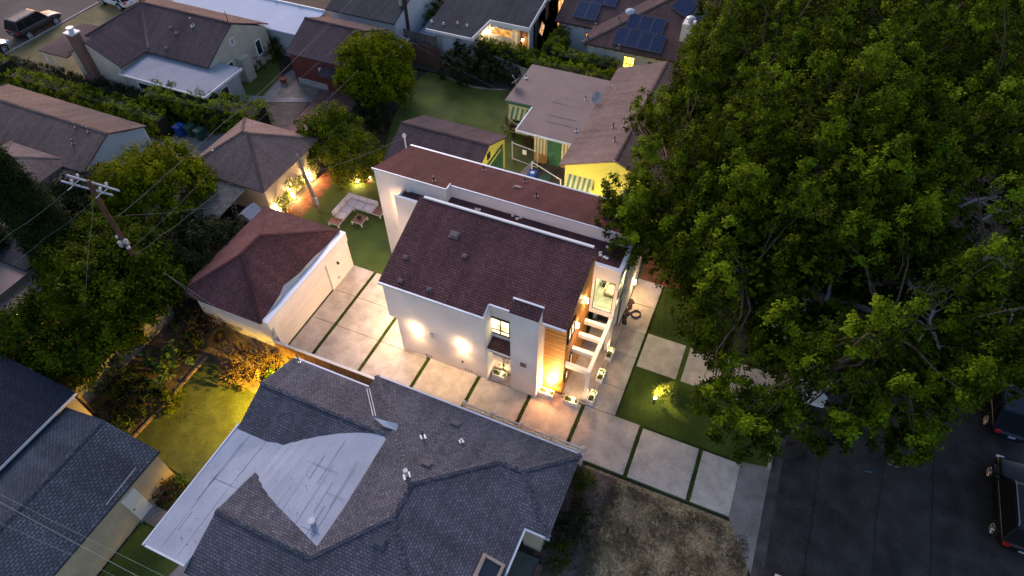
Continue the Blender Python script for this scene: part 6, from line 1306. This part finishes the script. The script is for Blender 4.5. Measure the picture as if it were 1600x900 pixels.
def bigtree(label, base, fork, bodies, seed, dead=(), extra=()):
    extra = list(extra)
    rr = random.Random(seed); t = thing('street_tree', label, 'tree', base); lobes = []
    for (cx, cy, cz, rx, ry, rz, n) in bodies:
        ga = PI * (3 - 5 ** .5)
        for i in range(n):
            z = 1 - 1.72 * (i + .5) / n; a = i * ga + rr.uniform(-.3, .3); s = math.sqrt(max(0, 1 - z * z)); k = rr.uniform(.64, 1.16); q = rr.uniform(.6, 1.15)
            lobes.append((cx + rx * s * math.cos(a) * k, cy + ry * s * math.sin(a) * k, cz + rz * z * k, q, q, q * rr.uniform(1.5, 2.4)))
            if rr.random() < .2: x_ = lobes[-1]; lobes.append((x_[0] + rr.uniform(-.6, .6), x_[1] + rr.uniform(-.6, .6), x_[2] + q * 1.2, q * .6, q * .6, q * 1.1))
    lobes += extra
    lobes = [l for l in lobes if 2.6 < l[2] < 19 and in_crown(l[:3], l[3] * 22) and not (l[2] > 6.6 and opening(l[:3]) and rr.random() < .85)]
    c, o, lit_tip = plumes(lobes, 19); q_ = leaf_arrays(c, o, 38, .11, .155, .09, .5); y_ = np.repeat(lit_tip, 38)
    leaf_mesh('crown', q_[~y_], LM_big, t); leaf_mesh('lit_tips', q_[y_], LM_lit_tip, t)  # upper plume clumps take the leaf colour with painted-in light
    ic, io = on_lobes([(cx, cy, cz, rx * .66, ry * .66, rz * .66) for cx, cy, cz, rx, ry, rz, n in bodies], 26, .55)
    ok = np.array([p[2] > 3.2 and in_crown(p, 30) and not (p[2] > 6.5 and opening(p)) for p in ic]); ic = ic[ok]; leaf_mesh('crown_interior', leaf_arrays(ic, np.tile([[0, 0, 1.]], (len(ic), 1)), 22, .45, .30, .18, .5), LM_big, t)
    base, fork = Vector(base), Vector(fork)
    one('trunk', bark, lambda b: b.tube(bent(base, fork, 4, .05), [.85, .62, .55, .52, .5], 12), t, smooth=True)
    limbs = []
    for i in range(9):
        a = i * 2 * PI / 9 + rr.uniform(-.2, .2); bd = bodies[i % len(bodies)]; e = Vector((bd[0] + bd[3] * .55 * math.cos(a), bd[1] + bd[4] * .55 * math.sin(a), bd[2] + bd[5] * rr.uniform(-.1, .35))); P = bent(fork, e, 5, .16); limbs.append(P)
        one('limb', bark, lambda b: b.tube(P, [.36, .29, .22, .16, .11, .07], 8), t, smooth=True)
    b = MB()
    for l in lobes:
        if rr.random() < .45: continue
        L_ = Vector(l[:3]); P = min(limbs, key=lambda p: min((v - L_).length for v in p)); v = min(P[1:], key=lambda v: (v - L_).length)
        b.tube(bent(v, L_, 3, .16), [.07, .05, .032, .012], 5, False)
        if rr.random() < .5: b.tube(bent(v.lerp(L_, .5), L_ + Vector((rr.uniform(-1, 1), rr.uniform(-1, 1), rr.uniform(-1, .3))), 2, .2), [.03, .02, .008], 4, False)
    b.build('branches', barkd, t, kind='stuff', uv=False)
    def deadlimb(b, P):
        Q = []
        for a_, c_ in zip(P, P[1:]): Q += bent(a_, c_, 4, .12)[:-1]
        Q.append(Vector(P[-1])); n_ = len(Q); b.tube(Q, [.095 * (1 - .8 * i_ / n_) for i_ in range(n_)], 6)
        for i_ in range(2, n_):
            if rr.random() < .6: d_ = Vector((rr.uniform(-1, 1), rr.uniform(-1, 1), rr.uniform(-.2, .5))); b.tube(bent(Q[i_], Q[i_] + d_ * rr.uniform(.5, 1.1), 3, .15), [.035, .025, .015, .006], 4)
    for P in dead: one('dead_limb', mat('bare_limb', (.36, .35, .36), var=.2), lambda b: deadlimb(b, P), t, smooth=True)
    return t
def br(z, *pts): return [U(x, y, z + .1 * i) for i, (x, y) in enumerate(pts)]
dead = [br(7.0, (1290, 470), (1300, 435), (1296, 405), (1305, 385)), br(7.0, (1302, 437), (1320, 415), (1345, 392), (1380, 398)), br(8.5, (1418, 437), (1425, 452), (1455, 460), (1490, 450), (1500, 470)), br(8.5, (1455, 460), (1457, 490), (1451, 510), (1433, 535)), br(8.6, (1451, 510), (1462, 530), (1470, 550)),
        br(8.4, (1425, 452), (1450, 448), (1475, 440)), br(6.0, (1325, 520), (1334, 545), (1325, 560), (1338, 575)), br(6.0, (1334, 535), (1355, 530), (1378, 545)), br(4.5, (1249, 459), (1232, 475), (1222, 486)), br(4.5, (1249, 480), (1250, 455), (1230, 436))]
for (x, y, w) in ((1535, 310, 60), (1560, 330, 50), (1500, 190, 70), (1560, 470, 40), (1480, 290, 55), (1555, 395, 45)):
    dead.append([U(x - w * .6, y + 14, 9), U(x, y, 9.2), U(x + w * .5, y - 3, 9.3)]); dead.append([U(x - w * .2, y + 4, 9.1), U(x + w * .3, y + 16, 9.1), U(x + w * .7, y + 24, 9.1)])
def rim(pts, z, n=3, seed=1):
    rr = random.Random(seed); out = []
    for x, y in pts:
        for k in range(n):
            p = U(x + rr.uniform(-14, 14), y + rr.uniform(-14, 14), z + rr.uniform(-.8, .8)); q = rr.uniform(.4, .8); out.append((*p, q, q, q * 1.7))
    return out
E1 = rim([(955, 345), (950, 310), (975, 380), (990, 320), (1000, 370), (1010, 240), (1000, 190), (1005, 170), (1030, 210), (1005, 280), (1030, 330), (1040, 400), (1070, 440), (1100, 480), (1075, 510), (1110, 530), (1130, 580), (1110, 620), (1130, 660), (1170, 670), (1195, 690), (1240, 660), (1300, 680), (1360, 670), (1420, 690), (1460, 660), (1520, 605), (1570, 590), (1150, 620), (1180, 640), (1230, 630), (1350, 640), (1480, 620), (1540, 570)], 6.5, 4, 3)
E2 = rim([(1080, 90), (1065, 120), (1050, 160), (1105, 20), (1100, 60), (1095, 100), (1080, 150)], 8, 5, 4)
bigtree('huge street tree nearest the driveway with pale bare limbs', (4.9, 26.8, 0), (5.3, 26.6, 4.2),
        [(4.6, 24.4, 7.4, 6.0, 7.6, 5.2, 96), (9.6, 23.6, 7.6, 6.2, 7.0, 4.6, 80), (3.2, 30.0, 9.0, 7.4, 6.2, 5.6, 96), (-1.6, 25.2, 6.6, 3.6, 4.4, 3.2, 50), (10.8, 31, 9.0, 6.5, 7, 4.5, 90)], 5, dead, E1)
bigtree('huge second street tree filling the upper right corner', (4.6, 42.5, 0), (5.0, 42.3, 4.5),
        [(2.4, 40.0, 9.0, 8.2, 7.4, 6.0, 104), (11.5, 41, 9.4, 7.5, 8.0, 5.4, 88), (.6, 47.5, 8.0, 6.6, 7.4, 5.2, 90), (-3.6, 37.8, 7.0, 3.2, 3.8, 3.6, 40), (10, 52, 8, 9, 8, 5, 90), (19, 47, 8, 6, 10, 5, 70)], 9, (), E2)

# ------------------------------------------------------------------ cars
def car(label, loc, rot, paint, L=4.7, Wd=1.9, Hh=1.75, suv=True, rails=False, group='parked cars'):
    """built nose towards +x at the origin, then set in place"""
    t = thing('parked_car', label, 'car', (0, 0, 0), group); h = Wd / 2; l = L / 2; bz = .28; bl = .98 if suv else .88; hz = (1.02 if suv else .86)
    st = [(-l, .80, .45, bl - .12), (-l + .12, .92, .32, bl), (-l + .9, 1.0, bz, bl + .02), (-.2, 1.0, bz, bl), (l - 1.55, 1.0, bz, bl - .01), (l - 1.3, .99, bz, hz - .04), (l - .45, .94, bz + .02, hz - .12), (l - .1, .86, .34, hz - .28), (l, .74, .42, .62)]
    b = MB(); ring = []
    for x, w, z0, z1 in st:
        y = h * w; ring.append([(x, -y * .82, z0), (x, -y * .97, z0 + .1), (x, -y, (z0 + z1) / 2), (x, -y * .95, z1 - .04), (x, -y * .8, z1 + .02), (x, 0, z1 + .06), (x, y * .8, z1 + .02), (x, y * .95, z1 - .04), (x, y, (z0 + z1) / 2), (x, y * .97, z0 + .1), (x, y * .82, z0)])
    k = 11; vs = [p for r in ring for p in r]; fs = [(i * k + j, (i + 1) * k + j, (i + 1) * k + (j + 1) % k, i * k + (j + 1) % k) for i in range(len(st) - 1) for j in range(k)] + [tuple(range(k)), tuple(range(len(st) * k - 1, (len(st) - 1) * k - 1, -1))]
    b.add(vs, fs); bo = b.build('body', paint, t, smooth=True); md = bo.modifiers.new('sub', 'SUBSURF'); md.levels = md.render_levels = 1
    # greenhouse
    xb0, xb1 = (-l + .12, l - 1.35); xt0, xt1 = ((-l + .45) if suv else (-l + 1.05), l - 2.0); wb, wt_ = h * .93, h * .74; zt = Hh - .05
    G4 = [(xb0, -wb, bl), (xb1, -wb, bl - .02), (xb1, wb, bl - .02), (xb0, wb, bl), (xt0, -wt_, zt), (xt1, -wt_, zt), (xt1, wt_, zt), (xt0, wt_, zt)]
    one('windows', carglass, lambda b: b.add(G4, [(0, 1, 5, 4), (1, 2, 6, 5), (2, 3, 7, 6), (3, 0, 4, 7), (4, 5, 6, 7)]), t)
    def rf(b):
        b.add([(xt0 - .04, -wt_ - .02, zt), (xt1 + .04, -wt_ - .02, zt), (xt1 + .04, wt_ + .02, zt), (xt0 - .04, wt_ + .02, zt), (xt0 + .06, -wt_ + .1, zt + .05), (xt1 - .1, -wt_ + .1, zt + .05), (xt1 - .1, wt_ - .1, zt + .05), (xt0 + .06, wt_ - .1, zt + .05)], [(0, 1, 5, 4), (1, 2, 6, 5), (2, 3, 7, 6), (3, 0, 4, 7), (4, 5, 6, 7), (3, 2, 1, 0)])
    one('roof_panel', paint, rf, t)
    for s in (-1, 1):
        for a, c in (((xb0, bl), (xt0, zt)), ((xb1, bl - .02), (xt1, zt)), ((xb1 * .28 + xb0 * .72, bl), (xt1 * .25 + xt0 * .75, zt)), ((xb1 * .62 + xb0 * .38, bl), (xt1 * .6 + xt0 * .4, zt))):
            one('pillar', paint, lambda b: b.tube([(a[0], s * (wb + .005), a[1]), (c[0], s * (wt_ + .01), c[1])], .04, 5), t)
    if rails:
        for s in (-1, 1): one('roof_rail', alloy, lambda b, s=s: b.tube([(xt0 + .1, s * (wt_ - .05), zt + .05), (xt0 + .25, s * (wt_ - .05), zt + .12), (xt1 - .25, s * (wt_ - .05), zt + .12), (xt1 - .05, s * (wt_ - .05), zt + .05)], .025, 5), t)
    for s in (-1, 1): one('trim', alloy, lambda b: b.tube([(xb0 + .1, s * (wb + .03), bl + .01), (xb1, s * (wb + .03), bl)], .012, 4), t)
    for x in (-l + .88, l - .92):
        for s in (-1, 1):
            w = one('wheel', rubber, lambda b, x=x, s=s: b.tube([(x, s * (h - .22), .35), (x, s * (h + .01), .35)], .35, 18), t)
            def rim(b):
                b.tube([(x, s * (h + .01), .35), (x, s * (h + .02), .35)], .1, 8)
                for q in range(5): a = q * 2 * PI / 5; b.tube([(x, s * (h + .018), .35), (x + .23 * math.cos(a), s * (h + .018), .35 + .23 * math.sin(a))], .035, 4)
                b.tube([(x + .235 * math.cos(q * PI / 8), s * (h + .015), .35 + .235 * math.sin(q * PI / 8)) for q in range(17)], .02, 4, False)
            one('rim', alloy, rim, w)
            one('wheel_arch', black, lambda b: b.tube([(x, s * (h - .3), .40), (x, s * (h + .002), .40)], .42, 18), t)
    for s in (-1, 1):
        one('headlight', plastic_white, lambda b, s=s: b.obox((l - .14, s * h * .68, .70), ((1, 0, 0), (0, 1, 0), (0, 0, 1)), (.06, .16, .06)), t); one('tail_light', mat('tail_red', (.45, .015, .01), rough=.3), lambda b, s=s: b.obox((-l + .05, s * h * .72, .84), ((1, 0, 0), (0, 1, 0), (0, 0, 1)), (.05, .13, .09)), t)
        one('mirror', paint, lambda b, s=s: b.obox((xb1 - .25, s * (h + .06), bl + .06), ((1, 0, 0), (0, 1, 0), (0, 0, 1)), (.06, .09, .06)), t)
    one('number_plate', rollroof, lambda b: b.obox((-l - .01, 0, .72), ((1, 0, 0), (0, 1, 0), (0, 0, 1)), (.012, .16, .06)), t)
    t.location = loc; t.rotation_euler = (0, 0, rot); return t
def paint(n, c, met=.3): return mat('car_paint_' + n, c, rough=.3, var=.03, fine=.02, bump=0, metal=met, spec=.4)
car('black suv with roof rails parked at the right picture edge', (16.5, 20.2, .01), PI / 2, paint('black', (.008, .009, .012), .1), 4.8, 1.95, 1.8, True, True)
car('dark sedan parked ahead of the black suv, half under the tree', (16.4, 26.2, .01), PI / 2, paint('dark_blue', (.010, .016, .035), .2), 4.75, 1.85, 1.45, False)
car('white car hidden under the huge street tree at the near curb', (7.0, 24.3, .01), -PI / 2, paint('white', (.6, .62, .65), 0), 4.6, 1.82, 1.48, False)
car('dark red car just entering the bottom picture edge', (7.45, 10.35, .01), PI / 2, paint('red', (.12, .01, .015), .2), 4.6, 1.8, 1.46, False)
c = U(48, 50, .0); car('dark grey suv parked on the far street at upper left', (-64.95, 35.6, .01), PI / 2, paint('grey', (.022, .022, .025), 0), 4.8, 1.9, 1.8, True, True)
car('light blue car cut by the left picture edge on the far street', (-65.0, 30.1, .01), PI / 2, paint('light_blue', (.30, .38, .48), .4), 4.5, 1.8, 1.5, False)
car('white hatchback with black roof in the driveway at upper left', (-61.7, 42.5, .03), 3.05, paint('pearl', (.72, .72, .74), 0), 4.4, 1.85, 1.5, False)
# street marks
gm = mat('road_paint_yellow', (.35, .30, .16), var=.2); bm_ = mat('road_paint_blue', (.06, .30, .40), var=.2)
def marks(b):
    for a, c in (((1386, 724), (1392, 727)), ((1392, 727), (1396, 720)), ((1396, 722), (1402, 727)), ((1400, 721), (1401, 726)), ((1398, 729), (1405, 730))):
        p, q = Vector(U(*a, .012)), Vector(U(*c, .012)); d = (q - p).normalized(); b.obox((p + q) / 2, (d, (-d.y, d.x, 0), (0, 0, 1)), ((q - p).length / 2, .02, .002))
one('road_marking', gm, marks, loc=U(1394, 725, .01), label='small faded yellow survey scrawl on the dark street', cat='road marking')
p, q = Vector(U(1352, 736, .012)), Vector(U(1362, 738, .012)); one('road_marking', bm_, lambda b: b.obox((p + q) / 2, ((q - p).normalized(), Vector((0, 0, 1)).cross(q - p).normalized(), (0, 0, 1)), (.17, .02, .002)), loc=p, label='short blue paint dash on the dark street', cat='road marking')
